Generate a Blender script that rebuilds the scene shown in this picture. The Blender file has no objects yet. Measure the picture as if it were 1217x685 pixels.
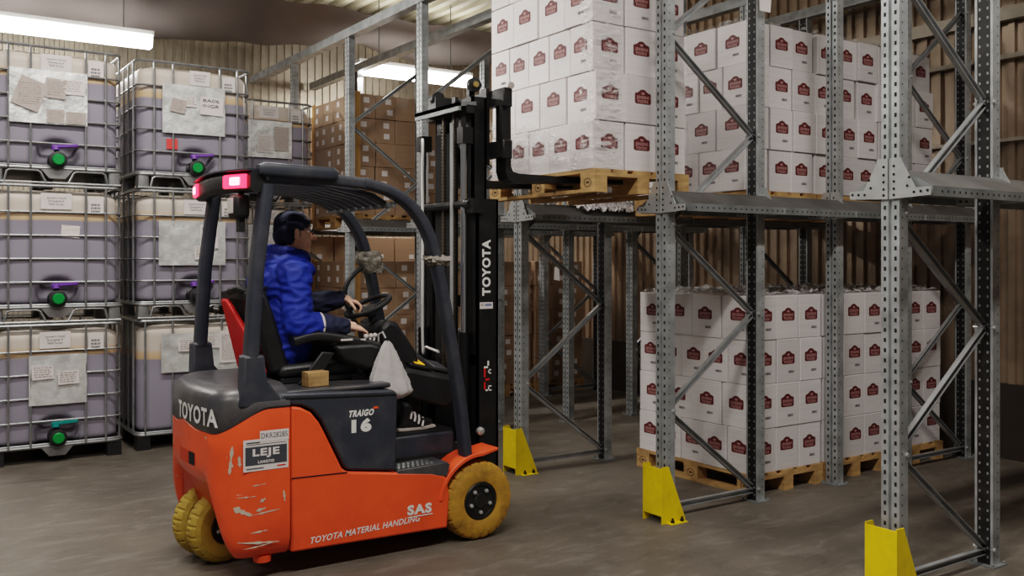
import bpy, bmesh, math, random
from mathutils import Vector, Matrix
random.seed(7)
R = math.radians
C = bpy.context.scene.collection
scene = bpy.context.scene

# ------------------------------------------------------------------ mesh builder
class MB:
    def __init__(s): s.v = []; s.f = []; s.m = []
    def add(s, vs, fs, mi=0):
        o = len(s.v); s.v += [tuple(p) for p in vs]
        for f in fs: s.f.append(tuple(i + o for i in f)); s.m.append(mi)
    def box(s, x0, x1, y0, y1, z0, z1, mi=0):
        s.add([(x0,y0,z0),(x1,y0,z0),(x1,y1,z0),(x0,y1,z0),(x0,y0,z1),(x1,y0,z1),(x1,y1,z1),(x0,y1,z1)],
              [(0,3,2,1),(4,5,6,7),(0,1,5,4),(1,2,6,5),(2,3,7,6),(3,0,4,7)], mi)
    def obox(s, c, ax, ay, az, mi=0):
        c = Vector(c); ax = Vector(ax); ay = Vector(ay); az = Vector(az)
        vs = [c - ax - ay - az, c + ax - ay - az, c + ax + ay - az, c - ax + ay - az,
              c - ax - ay + az, c + ax - ay + az, c + ax + ay + az, c - ax + ay + az]
        s.add(vs, [(0,3,2,1),(4,5,6,7),(0,1,5,4),(1,2,6,5),(2,3,7,6),(3,0,4,7)], mi)
    def beam(s, p, q, w, h, mi=0, up=(0,0,1)):
        p = Vector(p); q = Vector(q); d = (q - p); L = d.length; d.normalize()
        side = d.cross(Vector(up)); 
        if side.length < 1e-4: side = d.cross(Vector((1,0,0)))
        side.normalize(); u = side.cross(d).normalized()
        s.obox((p + q) / 2, d * L / 2, side * w / 2, u * h / 2, mi)
    def quad(s, a, b, c, d, mi=0): s.add([a, b, c, d], [(0,1,2,3)], mi)
    def prism(s, poly, o, ax, ay, az, mi=0, mi_side=None):
        """poly 2D in (ax, ay) from o, extruded by vector az"""
        o = Vector(o); ax = Vector(ax); ay = Vector(ay); az = Vector(az); n = len(poly)
        a = [o + ax * p[0] + ay * p[1] for p in poly]; b = [p + az for p in a]
        area = sum(poly[i][0]*poly[(i+1)%n][1]-poly[(i+1)%n][0]*poly[i][1] for i in range(n))
        flip = (ax.cross(ay).dot(az) > 0) == (area > 0)
        f0 = tuple(range(n)); f1 = tuple(range(n, 2*n))
        f0 = f0[::-1] if flip else f0; f1 = f1 if flip else f1[::-1]
        s.add(a + b, [f0, f1], mi)
        sd = []
        for i in range(n):
            j = (i+1) % n; q = (i, j, n+j, n+i); sd.append(q if flip else q[::-1])
        o2 = len(s.v) - 2*n
        for q in sd: s.f.append(tuple(i + o2 for i in q)); s.m.append(mi if mi_side is None else mi_side)
    def tube(s, path, r, n=8, mi=0, closed=False, flat=None, up=(0,0,1)):
        """sweep along path; r a number or list; flat=(a,b) gives rounded-rect section half sizes"""
        P = [Vector(p) for p in path]; k = len(P); rings = []
        side0 = None
        for i in range(k):
            if closed: d = P[(i+1) % k] - P[i-1]
            else: d = P[min(i+1, k-1)] - P[max(i-1, 0)]
            d.normalize()
            if side0 is None:
                sd = d.cross(Vector(up))
                if sd.length < 1e-3: sd = d.cross(Vector((1,0,0)))
            else: sd = side0 - d * side0.dot(d)
            sd.normalize(); side0 = sd; u = sd.cross(d)
            ri = r[i] if isinstance(r, (list, tuple)) else r
            ring = []
            for j in range(n):
                a = 2*math.pi*j/n + (math.pi/n if flat else 0)
                if flat:
                    ca, sa = math.cos(a), math.sin(a); e = .5
                    x = math.copysign(abs(ca)**e, ca)*flat[0]; y = math.copysign(abs(sa)**e, sa)*flat[1]
                    ring.append(P[i] + sd*x*ri + u*y*ri)
                else: ring.append(P[i] + sd*math.cos(a)*ri + u*math.sin(a)*ri)
            rings.append(ring)
        vs = [p for rg in rings for p in rg]; fs = []
        for i in range(k if closed else k-1):
            i2 = (i+1) % k
            for j in range(n):
                j2 = (j+1) % n
                fs.append((i*n+j, i2*n+j, i2*n+j2, i*n+j2))
        if not closed:
            fs.append(tuple(range(n))); fs.append(tuple((k-1)*n + j for j in reversed(range(n))))
        s.add(vs, fs, mi)
    def lathe(s, prof, o, ax, n=24, mi=0, cap=True, bump=None):
        """prof: list (t along axis, radius)"""
        o = Vector(o); ax = Vector(ax).normalized()
        sd = ax.cross(Vector((0,0,1)))
        if sd.length < 1e-3: sd = ax.cross(Vector((1,0,0)))
        sd.normalize(); u = sd.cross(ax); vs = []; fs = []
        for i, (t, r) in enumerate(prof):
            for j in range(n):
                a = 2*math.pi*j/n; rr = r if bump is None else bump(i, j, r)
                vs.append(o + ax*t + sd*math.cos(a)*rr + u*math.sin(a)*rr)
        k = len(prof)
        for i in range(k-1):
            for j in range(n):
                j2 = (j+1) % n; fs.append((i*n+j, i*n+j2, (i+1)*n+j2, (i+1)*n+j))
        if cap: fs.append(tuple(reversed(range(n)))); fs.append(tuple((k-1)*n+j for j in range(n)))
        s.add(vs, fs, mi)
    def ball(s, c, r, mi=0, n=16, m=10, rot=None):
        c = Vector(c); r = (r, r, r) if not isinstance(r, (tuple, list)) else r
        vs = []; fs = []
        for i in range(m+1):
            th = math.pi*i/m
            for j in range(n):
                a = 2*math.pi*j/n
                p = Vector((math.sin(th)*math.cos(a)*r[0], math.sin(th)*math.sin(a)*r[1], math.cos(th)*r[2]))
                if rot: p = rot @ p
                vs.append(c + p)
        for i in range(m):
            for j in range(n):
                j2 = (j+1) % n; fs.append((i*n+j, (i+1)*n+j, (i+1)*n+j2, i*n+j2))
        s.add(vs, fs, mi)
    def capsule(s, p, q, r0, r1, mi=0, n=14):
        p = Vector(p); q = Vector(q); d = (q-p); L = d.length; prof = []
        for i in range(6):
            a = math.pi/2*i/5; prof.append((-r0*math.cos(a), max(r0*math.sin(a), 1e-4)))
        for i in range(6):
            a = math.pi/2*i/5; prof.append((L + r1*math.sin(a), max(r1*math.cos(a), 1e-4)))
        s.lathe(prof, p, d, n, mi)
    def text(s, txt, o, xd, yd, height, mi=0, width=None, bold=0.02, warp=None, center=False, shear=0):
        vs, fs, w = text_geo(txt, bold)
        sx = height if width is None else width / w
        o = Vector(o); xd = Vector(xd); yd = Vector(yd); out = []
        for (x, y) in vs:
            x = x + shear*y*(height/sx)
            X = (x - (w/2 if center else 0))*sx; Y = y*height
            out.append(warp(X, Y) if warp else o + xd*X + yd*Y)
        s.add(out, fs, mi)
    def mesh(s, name, mats, org=(0,0,0), smooth=True, angle=32):
        me = bpy.data.meshes.new(name); o = Vector(org)
        me.from_pydata([tuple(Vector(p) - o) for p in s.v], [], s.f)
        for m in (mats if isinstance(mats, (list, tuple)) else [mats]): me.materials.append(m)
        me.polygons.foreach_set('material_index', s.m)
        if smooth:
            me.polygons.foreach_set('use_smooth', [True]*len(s.f))
            me.set_sharp_from_angle(angle=R(angle))
        me.update(); return me

_tc = {}
def text_geo(txt, bold):
    k = (txt, bold)
    if k in _tc: return _tc[k]
    cu = bpy.data.curves.new('lettering', 'FONT'); cu.body = txt; cu.size = 1.0; cu.offset = bold; cu.resolution_u = 3; cu.space_character = 1 + 3.5*bold
    o = bpy.data.objects.new('lettering', cu); C.objects.link(o); bpy.context.view_layer.update()
    me = bpy.data.meshes.new_from_object(o.evaluated_get(bpy.context.evaluated_depsgraph_get()))
    vs = [(v.co.x, v.co.y) for v in me.vertices]; fs = [tuple(p.vertices) for p in me.polygons]
    x0 = min(p[0] for p in vs); x1 = max(p[0] for p in vs); y1 = max(p[1] for p in vs); y0 = min(0, min(p[1] for p in vs))
    h = y1 if y1 > .1 else 1
    vs = [((x-x0)/h, y/h) for x, y in vs]
    bpy.data.objects.remove(o); bpy.data.curves.remove(cu); bpy.data.meshes.remove(me)
    _tc[k] = (vs, fs, (x1-x0)/h); return _tc[k]

def put(name, me, parent=None, loc=None, rot=None, bevel=0, segs=2):
    o = bpy.data.objects.new(name, me); C.objects.link(o)
    if parent: o.parent = parent
    if loc is not None: o.location = loc
    if rot is not None: o.rotation_euler = rot
    if bevel:
        b = o.modifiers.new('bevel', 'BEVEL'); b.width = bevel; b.segments = segs; b.limit_method = 'ANGLE'; b.angle_limit = R(40)
        b.harden_normals = False
    return o
def tag(o, label, cat=None, group=None, kind=None):
    if label: o['label'] = label
    if cat: o['category'] = cat
    if group: o['group'] = group
    if kind: o['kind'] = kind
    return o
def thing(name, label, cat, loc=(0,0,0), group=None):
    o = bpy.data.objects.new(name, None); C.objects.link(o); o.location = loc; o.empty_display_size = .1
    return tag(o, label, cat, group)
def copy_tree(o, parent=None):
    c = o.copy(); C.objects.link(c)
    if parent: c.parent = parent
    for ch in list(o.children): copy_tree(ch, c)
    return c

# ------------------------------------------------------------------ materials
def mat(name, c, rough=.5, metal=0., var=.12, scale=6., bump=0., bscale=30., stretch=(1,1,1), emit=None, coat=0, dirt_or_tone=None, dscale=2., damt=.5, spec=.5, chips=None):
    m = bpy.data.materials.new(name); m.use_nodes = True; nt = m.node_tree; N = nt.nodes; L = nt.links
    b = N['Principled BSDF']; b.inputs['Roughness'].default_value = rough; b.inputs['Metallic'].default_value = metal
    b.inputs['Specular IOR Level'].default_value = spec
    b.inputs['Coat Weight'].default_value = coat; b.inputs['Coat Roughness'].default_value = .15
    tc = N.new('ShaderNodeTexCoord'); mp = N.new('ShaderNodeMapping'); mp.inputs['Scale'].default_value = stretch
    L.new(tc.outputs['Object'], mp.inputs['Vector'])
    nz = N.new('ShaderNodeTexNoise'); nz.inputs['Scale'].default_value = scale; nz.inputs['Detail'].default_value = 5
    L.new(mp.outputs['Vector'], nz.inputs['Vector'])
    rp = N.new('ShaderNodeValToRGB')
    rp.color_ramp.elements[0].position = .3; rp.color_ramp.elements[1].position = .7
    rp.color_ramp.elements[0].color = (*[max(0, x*(1-var)) for x in c], 1); rp.color_ramp.elements[1].color = (*[min(1, x*(1+var)) for x in c], 1)
    L.new(nz.outputs['Fac'], rp.inputs['Fac']); out = rp.outputs['Color']
    def layer(out, col, sc, lo, hi, amt, st=(1,1,1)):
        mp2 = N.new('ShaderNodeMapping'); mp2.inputs['Scale'].default_value = st; mp2.inputs['Location'].default_value = (3.1, 1.7, .4)
        L.new(tc.outputs['Object'], mp2.inputs['Vector'])
        n2 = N.new('ShaderNodeTexNoise'); n2.inputs['Scale'].default_value = sc; n2.inputs['Detail'].default_value = 8; n2.inputs['Roughness'].default_value = .65
        L.new(mp2.outputs['Vector'], n2.inputs['Vector'])
        mr = N.new('ShaderNodeMapRange'); mr.inputs['From Min'].default_value = lo; mr.inputs['From Max'].default_value = hi; mr.inputs['To Max'].default_value = amt
        L.new(n2.outputs['Fac'], mr.inputs['Value'])
        mx = N.new('ShaderNodeMix'); mx.data_type = 'RGBA'; L.new(mr.outputs['Result'], mx.inputs['Factor'])
        L.new(out, mx.inputs['A']); mx.inputs['B'].default_value = (*col, 1); return mx.outputs['Result']
    if dirt_or_tone: out = layer(out, dirt_or_tone, dscale, .48, .72, damt)
    if chips: out = layer(out, chips[0], chips[1], chips[2], chips[2]+.03, .9, chips[3])
    L.new(out, b.inputs['Base Color'])
    if bump:
        n3 = N.new('ShaderNodeTexNoise'); n3.inputs['Scale'].default_value = bscale; n3.inputs['Detail'].default_value = 4
        L.new(mp.outputs['Vector'], n3.inputs['Vector'])
        bp = N.new('ShaderNodeBump'); bp.inputs['Strength'].default_value = bump; bp.inputs['Distance'].default_value = .01
        L.new(n3.outputs['Fac'], bp.inputs['Height']); L.new(bp.outputs['Normal'], b.inputs['Normal'])
    if emit:
        b.inputs['Emission Color'].default_value = (*emit[0], 1); b.inputs['Emission Strength'].default_value = emit[1]
    return m

def srgb(r, g, b):
    f = lambda x: (x/255/12.92) if x/255 <= .04045 else ((x/255+.055)/1.055)**2.4
    return (f(r), f(g), f(b))

GALV = mat('galvanized_steel', (.40,.42,.43), .45, .45, .28, 9, .08, 40, dirt_or_tone=(.20,.20,.20), dscale=5, damt=.4)
GALV_D = mat('galvanized_steel_dull', (.26,.275,.28), .5, .5, .25, 7, .08, 40)
GALV_B = mat('galvanized_steel_bright', (.55,.56,.56), .38, .6, .15, 9)
RAILTOP = mat('dark_rail_flank', srgb(92,90,88), .55, .3, .25, 4, .05, 30, dirt_or_tone=srgb(58,54,50), dscale=3, damt=.6)  # flank faces get a darker tone than the rest of the rail
BRACE = mat('brace_channel_zinc', (.38,.39,.40), .38, .55, .2, 6)
HOLE = mat('punched_hole', (.012,.012,.013), .9, 0, .1)
WIRE = mat('cage_tube_zinc', (.27,.275,.28), .42, .6, .2, 12)
ORANGE = mat('orange_paint', srgb(250,90,46), .38, 0, .05, 5, .03, 60, coat=.15, dirt_or_tone=srgb(150,50,25), dscale=3, damt=.3)
ORANGE_C = mat('orange_paint_chipped', srgb(250,90,46), .38, 0, .05, 5, .03, 60, coat=.15, dirt_or_tone=srgb(150,50,25), dscale=3, damt=.3,
               chips=(srgb(205,190,170), 5.5, .655, (1.2,1.2,3.2)))
SLATE = mat('slate_paint', srgb(52,56,66), .45, 0, .12, 8, .04, 60, dirt_or_tone=srgb(95,92,92), dscale=6, damt=.35)
SLATE_G = mat('slate_plastic_cover', srgb(66,66,70), .33, 0, .12, 8, .04, 60, dirt_or_tone=srgb(120,112,106), dscale=4, damt=.45)
BLACK = mat('black_steel', (.013,.013,.014), .42, .2, .3, 8, .04, 50, dirt_or_tone=(.05,.045,.04), dscale=7, damt=.4)
BLACKP = mat('black_plastic', (.014,.014,.016), .5, 0, .2, 9, .05, 80)
BLACKV = mat('black_vinyl', (.018,.018,.019), .42, 0, .2, 9, .12, 60)
DARK = mat('dark_cavity', (.008,.008,.008), .9, 0, .1)
CHROME = mat('polished_rod', (.75,.75,.76), .18, 1, .05)
CHAIN = mat('oiled_chain', (.16,.13,.10), .45, .7, .4, 120)
TYRE = mat('ochre_rubber', srgb(178,132,44), .75, 0, .15, 14, .1, 60, dirt_or_tone=srgb(96,72,34), dscale=9, damt=.7)
TYRE2 = mat('yellow_rubber', srgb(176,146,58), .75, 0, .15, 14, .1, 60, dirt_or_tone=srgb(96,76,34), dscale=9, damt=.6)
WHITE = mat('white_print', (.78,.77,.75), .5, 0, .04)
GREYP = mat('grey_print', (.55,.55,.55), .5, 0, .04)
RED = mat('red_plastic', srgb(215,32,28), .4, 0, .08)
REDLAMP = mat('lit_red_lens', (.9,.02,.03), .2, 0, .05, emit=((1,.02,.05), 4.5))
REDHOT = mat('lit_red_lens_core', (1,.4,.5), .2, 0, .05, emit=((1,.3,.42), 10))
LENS = mat('pale_lens', (.7,.68,.64), .15, 0, .05)
YELLOW = mat('safety_yellow_paint', srgb(252,216,8), .42, 0, .05, 8, .03, 50, chips=(srgb(90,80,50), 9, .69, (1,1,1)), dirt_or_tone=srgb(150,120,20), dscale=5, damt=.35)
AMBER = mat('amber_display', (.85,.45,.03), .3, 0, .05, emit=((1,.5,.03), .35))
WOOD = mat('pallet_pine', srgb(186,148,98), .75, 0, .28, 5, .15, 40, stretch=(1,1,6), dirt_or_tone=srgb(112,82,52), dscale=6, damt=.65)
WOOD2 = mat('pallet_pine_weathered', srgb(172,136,88), .75, 0, .2, 5, .15, 40, stretch=(6,1,1), dirt_or_tone=srgb(104,78,50), dscale=6, damt=.5)
INKW = mat('burnt_stamp', (.05,.025,.012), .8)
BOARD = mat('corner_board', srgb(196,150,92), .65, 0, .1, 8)
NAVY = mat('navy_cloth', srgb(36,40,66), .85, 0, .15, 20, .15, 120)
BLUE = mat('royal_blue_cloth', srgb(10,42,146), .7, 0, .12, 12, .12, 110)
TROU = mat('dark_trousers', srgb(28,30,42), .85, 0, .15, 20, .1, 100)
SKIN = mat('skin', srgb(240,188,162), .5, 0, .08, 25, .04, 90)
HAIR = mat('grey_hair', srgb(120,112,106), .7, 0, .2, 60)
BAGM = mat('white_plastic_bag', srgb(205,200,200), .35, 0, .06, 8, .5, 14)
TAPE = mat('crumpled_tape', srgb(135,128,118), .3, 0, .55, 40, .8, 40)
GREEN = mat('green_cap', srgb(0,140,62), .35, 0, .06)
PURPLE = mat('purple_lever', srgb(108,62,160), .4, 0, .06)
TEAL = mat('teal_lever', srgb(0,128,124), .4, 0, .06)
PAPER = mat('paper_label', srgb(222,214,212), .6, 0, .04, 8)
PAPERG = mat('grey_document', srgb(178,166,160), .6, 0, .1, 60)
INK = mat('printed_ink', (.05,.05,.055), .6)
FOILR = mat('red_sticker', srgb(240,70,66), .5)
CREST = mat('crest_red', srgb(92,36,38), .5, 0, .08, 20)
CRESTT = mat('crest_lettering', srgb(188,140,138), .5, 0, .03)
BARC = mat('barcode_grey', srgb(104,96,98), .6, 0, .35, 90, stretch=(1,.1,1))
TUBE = mat('fluorescent_tube', (1,1,1), .5, emit=((1,.97,.92), 22))
TARP = mat('grey_tarpaulin', srgb(100,93,90), .8, 0, .1, 1.5, .25, 5)
FOIL = mat('silver_placard', (.82,.83,.82), .3, .3, .2, 9, 1.0, 11, dirt_or_tone=(.22,.22,.22), dscale=11, damt=.75)  # dark patches put the crumpled foil's uneven reflections into the colour
FOIL2 = mat('dull_placard', (.66,.67,.66), .38, .3, .2, 8, .9, 12, dirt_or_tone=(.28,.28,.28), dscale=9, damt=.6)  # weaker patches, again reflections of crumpled foil put into the colour

def carton_mat(name, c, bumpy, sheen):
    m = bpy.data.materials.new(name); m.use_nodes = True; nt = m.node_tree; N = nt.nodes; L = nt.links; b = N['Principled BSDF']
    tc = N.new('ShaderNodeTexCoord'); mp = N.new('ShaderNodeMapping'); mp.inputs['Scale'].default_value = (2,2,42)
    L.new(tc.outputs['Object'], mp.inputs['Vector'])
    oi = N.new('ShaderNodeObjectInfo'); ad = N.new('ShaderNodeVectorMath'); ad.operation = 'ADD'
    L.new(mp.outputs['Vector'], ad.inputs[0]); sc = N.new('ShaderNodeMath'); sc.operation = 'MULTIPLY'; sc.inputs[1].default_value = 50
    L.new(oi.outputs['Random'], sc.inputs[0]); L.new(sc.outputs[0], ad.inputs[1])
    nz = N.new('ShaderNodeTexNoise'); nz.inputs['Scale'].default_value = 1.6; nz.inputs['Detail'].default_value = 4
    L.new(ad.outputs[0], nz.inputs['Vector'])
    rp = N.new('ShaderNodeValToRGB'); rp.color_ramp.elements[0].position = .3; rp.color_ramp.elements[1].position = .7
    rp.color_ramp.elements[0].color = (*[x*.93 for x in c], 1); rp.color_ramp.elements[1].color = (*[min(1,x*1.04) for x in c], 1)
    L.new(nz.outputs['Fac'], rp.inputs['Fac'])
    hv = N.new('ShaderNodeHueSaturation'); mr = N.new('ShaderNodeMapRange'); mr.inputs['To Min'].default_value = .88; mr.inputs['To Max'].default_value = 1.06
    L.new(oi.outputs['Random'], mr.inputs['Value']); L.new(mr.outputs['Result'], hv.inputs['Value']); L.new(rp.outputs['Color'], hv.inputs['Color'])
    L.new(hv.outputs['Color'], b.inputs['Base Color'])
    bp = N.new('ShaderNodeBump'); bp.inputs['Strength'].default_value = bumpy; bp.inputs['Distance'].default_value = .01
    L.new(nz.outputs['Fac'], bp.inputs['Height']); L.new(bp.outputs['Normal'], b.inputs['Coat Normal'])
    b.inputs['Roughness'].default_value = .55; b.inputs['Coat Weight'].default_value = sheen; b.inputs['Coat Roughness'].default_value = .22
    return m
CARTON = carton_mat('white_carton_under_film', srgb(226,219,219), .35, .5)
BROWN = carton_mat('brown_carton_under_film', srgb(160,130,104), .8, .9)
SEAM = mat('carton_seam', srgb(150,140,140), .7)

def film_mat():
    m = bpy.data.materials.new('clear_stretch_film'); m.use_nodes = True; nt = m.node_tree; N = nt.nodes; L = nt.links
    N.remove(N['Principled BSDF']); out = N['Material Output']
    tr = N.new('ShaderNodeBsdfTransparent'); pr = N.new('ShaderNodeBsdfPrincipled'); mx = N.new('ShaderNodeMixShader')
    pr.inputs['Base Color'].default_value = (.85,.83,.83,1); pr.inputs['Roughness'].default_value = .18; pr.inputs['Specular IOR Level'].default_value = 1
    tc = N.new('ShaderNodeTexCoord'); mp = N.new('ShaderNodeMapping'); mp.inputs['Scale'].default_value = (3,3,9)
    nz = N.new('ShaderNodeTexNoise'); nz.inputs['Scale'].default_value = 4; nz.inputs['Detail'].default_value = 6; nz.inputs['Distortion'].default_value = 1
    L.new(tc.outputs['Object'], mp.inputs['Vector']); L.new(mp.outputs['Vector'], nz.inputs['Vector'])
    mr = N.new('ShaderNodeMapRange'); mr.inputs['From Min'].default_value = .48; mr.inputs['From Max'].default_value = .68; mr.inputs['To Min'].default_value = .03; mr.inputs['To Max'].default_value = .7
    L.new(nz.outputs['Fac'], mr.inputs['Value']); L.new(mr.outputs['Result'], mx.inputs['Fac'])
    bp = N.new('ShaderNodeBump'); bp.inputs['Strength'].default_value = .9; bp.inputs['Distance'].default_value = .02
    L.new(nz.outputs['Fac'], bp.inputs['Height']); L.new(bp.outputs['Normal'], pr.inputs['Normal'])
    L.new(tr.outputs[0], mx.inputs[1]); L.new(pr.outputs[0], mx.inputs[2]); L.new(mx.outputs[0], out.inputs['Surface'])
    return m
FILM = film_mat()

def bottle_mat():
    m = bpy.data.materials.new('translucent_tank_with_liquid'); m.use_nodes = True; nt = m.node_tree; N = nt.nodes; L = nt.links; b = N['Principled BSDF']
    tc = N.new('ShaderNodeTexCoord'); sx = N.new('ShaderNodeSeparateXYZ'); L.new(tc.outputs['Object'], sx.inputs[0])
    at = N.new('ShaderNodeAttribute'); at.attribute_type = 'OBJECT'; at.attribute_name = 'fill_level'
    df = N.new('ShaderNodeMath'); df.operation = 'SUBTRACT'; L.new(sx.outputs['Z'], df.inputs[0]); L.new(at.outputs['Fac'], df.inputs[1])
    nz = N.new('ShaderNodeTexNoise'); nz.inputs['Scale'].default_value = 2.5; L.new(tc.outputs['Object'], nz.inputs['Vector'])
    wob = N.new('ShaderNodeMath'); wob.operation = 'MULTIPLY_ADD'; wob.inputs[1].default_value = .03; L.new(nz.outputs['Fac'], wob.inputs[0]); L.new(df.outputs[0], wob.inputs[2])
    mr = N.new('ShaderNodeMapRange'); mr.inputs['From Min'].default_value = -1; mr.inputs['From Max'].default_value = 1; L.new(wob.outputs[0], mr.inputs['Value'])
    rp = N.new('ShaderNodeValToRGB'); e = rp.color_ramp.elements
    e[0].position = 0; e[0].color = (*srgb(132,128,140), 1); e[1].position = 1; e[1].color = (*srgb(208,198,190), 1)
    for p, c in ((.44, srgb(146,142,156)), (.506, srgb(138,134,147)), (.512, srgb(200,168,130)), (.537, srgb(208,180,150)), (.55, srgb(204,192,181))):
        q = e.new(p); q.color = (*c, 1)
    L.new(mr.outputs['Result'], rp.inputs['Fac']); L.new(rp.outputs['Color'], b.inputs['Base Color'])
    b.inputs['Roughness'].default_value = .42; b.inputs['Specular IOR Level'].default_value = .35
    return m
TANK = bottle_mat()
RECESS = mat('outlet_recess_dark', srgb(70,66,76), .5, 0, .15, 6)

def floor_mat():
    m = bpy.data.materials.new('stained_concrete'); m.use_nodes = True; nt = m.node_tree; N = nt.nodes; L = nt.links; b = N['Principled BSDF']
    tc = N.new('ShaderNodeTexCoord')
    def noise(sc, det, st=(1,1,1), dist=0, rz=0):
        mp = N.new('ShaderNodeMapping'); mp.inputs['Scale'].default_value = st; mp.inputs['Rotation'].default_value = (0,0,rz)
        L.new(tc.outputs['Object'], mp.inputs['Vector']); n = N.new('ShaderNodeTexNoise'); n.inputs['Scale'].default_value = sc; n.inputs['Detail'].default_value = det
        n.inputs['Roughness'].default_value = .65; n.inputs['Distortion'].default_value = dist; L.new(mp.outputs['Vector'], n.inputs['Vector']); return n.outputs['Fac']
    a = noise(.9, 8, dist=.4); r1 = N.new('ShaderNodeValToRGB'); e = r1.color_ramp.elements
    e[0].position = .32; e[0].color = (*srgb(88,81,73), 1); e[1].position = .68; e[1].color = (*srgb(110,102,93), 1)
    L.new(a, r1.inputs['Fac'])
    s = noise(4.5, 9, (.8,2.0,1), .6, R(-25)); r2 = N.new('ShaderNodeMapRange'); r2.inputs['From Min'].default_value = .5; r2.inputs['From Max'].default_value = .72; r2.inputs['To Max'].default_value = .38
    L.new(s, r2.inputs['Value']); mx = N.new('ShaderNodeMix'); mx.data_type = 'RGBA'; L.new(r2.outputs['Result'], mx.inputs['Factor']); L.new(r1.outputs['Color'], mx.inputs['A']); mx.inputs['B'].default_value = (*srgb(146,140,133), 1)
    d = noise(2.6, 10, (1,1.3,1), .8); r3 = N.new('ShaderNodeMapRange'); r3.inputs['From Min'].default_value = .56; r3.inputs['From Max'].default_value = .75; r3.inputs['To Max'].default_value = .5
    L.new(d, r3.inputs['Value']); m2 = N.new('ShaderNodeMix'); m2.data_type = 'RGBA'; L.new(r3.outputs['Result'], m2.inputs['Factor']); L.new(mx.outputs['Result'], m2.inputs['A']); m2.inputs['B'].default_value = (*srgb(44,40,37), 1)
    g = noise(60, 3); r4 = N.new('ShaderNodeMapRange'); r4.inputs['To Min'].default_value = .82; r4.inputs['To Max'].default_value = 1.18; L.new(g, r4.inputs['Value'])
    m3 = N.new('ShaderNodeMix'); m3.data_type = 'RGBA'; m3.blend_type = 'MULTIPLY'; m3.inputs['Factor'].default_value = 1; L.new(m2.outputs['Result'], m3.inputs['A']); L.new(r4.outputs['Result'], m3.inputs['B'])
    L.new(m3.outputs['Result'], b.inputs['Base Color'])
    rr = N.new('ShaderNodeMapRange'); rr.inputs['To Min'].default_value = .38; rr.inputs['To Max'].default_value = .7; L.new(a, rr.inputs['Value']); L.new(rr.outputs['Result'], b.inputs['Roughness'])
    bp = N.new('ShaderNodeBump'); bp.inputs['Strength'].default_value = .12; bp.inputs['Distance'].default_value = .01; L.new(s, bp.inputs['Height']); L.new(bp.outputs['Normal'], b.inputs['Normal'])
    b.inputs['Specular IOR Level'].default_value = .35
    return m
WALLM = mat('corrugated_wall_steel', srgb(158,148,132), .42, .55, .18, 1.2, .05, 6, dirt_or_tone=srgb(96,86,74), dscale=1.5, damt=.5)
WALLR = mat('corrugated_wall_brown', srgb(166,147,128), .33, .6, .2, 1.2, .06, 5, dirt_or_tone=srgb(72,60,50), dscale=1.5, damt=.5)
ROOFM = mat('corrugated_roof_steel', srgb(176,168,146), .42, .5, .12, 1.5)

# ------------------------------------------------------------------ camera
E = 1.64; F = 1115.
YAW = R(56)
cam = bpy.data.cameras.new('camera'); co = bpy.data.objects.new('camera', cam); C.objects.link(co)
co.location = (0,0,E); co.rotation_euler = (R(90), 0, YAW - R(90))
cam.sensor_fit = 'HORIZONTAL'; cam.sensor_width = 36; cam.lens = 36*F/1217; cam.shift_y = -32.5/1217; cam.clip_start = .05
scene.camera = co

# ------------------------------------------------------------------ room shell
def structure(name, mb, m, smooth=False):
    return tag(put(name, mb.mesh(name, m, smooth=smooth)), None, kind='structure')
XW, YW, ZR = 7.78, 12.4, 5.05
b = MB(); b.quad((-7,-5,0),(XW+.1,-5,0),(XW+.1,YW+.1,0),(-7,YW+.1,0)); structure('floor', b, floor_mat())
def corrugate(length, pitch, depth):
    prof = []; t = 0
    while t < length:
        prof += [(t, 0), (t+pitch*.42, 0), (t+pitch*.5, depth), (t+pitch*.92, depth)]; t += pitch
    return prof
b = MB(); pr = corrugate(14.8, .11, .022)
for i in range(len(pr)-1):
    (a, da), (c, dc) = pr[i], pr[i+1]
    b.quad((-7+a,YW-da,0),(-7+c,YW-dc,0),(-7+c,YW-dc,ZR),(-7+a,YW-da,ZR))
structure('wall_back', b, WALLM)
b = MB(); pr = corrugate(17.4, .13, .03)
for i in range(len(pr)-1):
    (a, da), (c, dc) = pr[i], pr[i+1]
    b.quad((XW-da,YW-a,.62),(XW-dc,YW-c,.62),(XW-dc,YW-c,ZR),(XW-da,YW-a,ZR))
structure('wall_right', b, WALLR)
b = MB(); b.box(XW-.06, XW+.05, -5, YW, 0, .62); structure('baseboard_right', b, mat('kick_wall_dark', srgb(58,50,44), .6, .1, .2, 3))
b = MB(); pr = corrugate(14.8, .22, .05)
for i in range(len(pr)-1):
    (a, da), (c, dc) = pr[i], pr[i+1]
    b.quad((-7+a,-5,ZR-da),(-7+c,-5,ZR-dc),(-7+c,YW+.1,ZR-dc),(-7+a,YW+.1,ZR-da))
structure('ceiling', b, ROOFM)
for z, h in ((3.62,.11), (3.30,.04), (2.62,.03)):           # girts on the right wall
    b = MB(); b.box(XW-.11, XW-.03, -5, YW-.03, z, z+h); structure('trim_1', b, mat('wall_girt_zinc', srgb(165,155,142), .45, .6, .15, 4))

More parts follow.
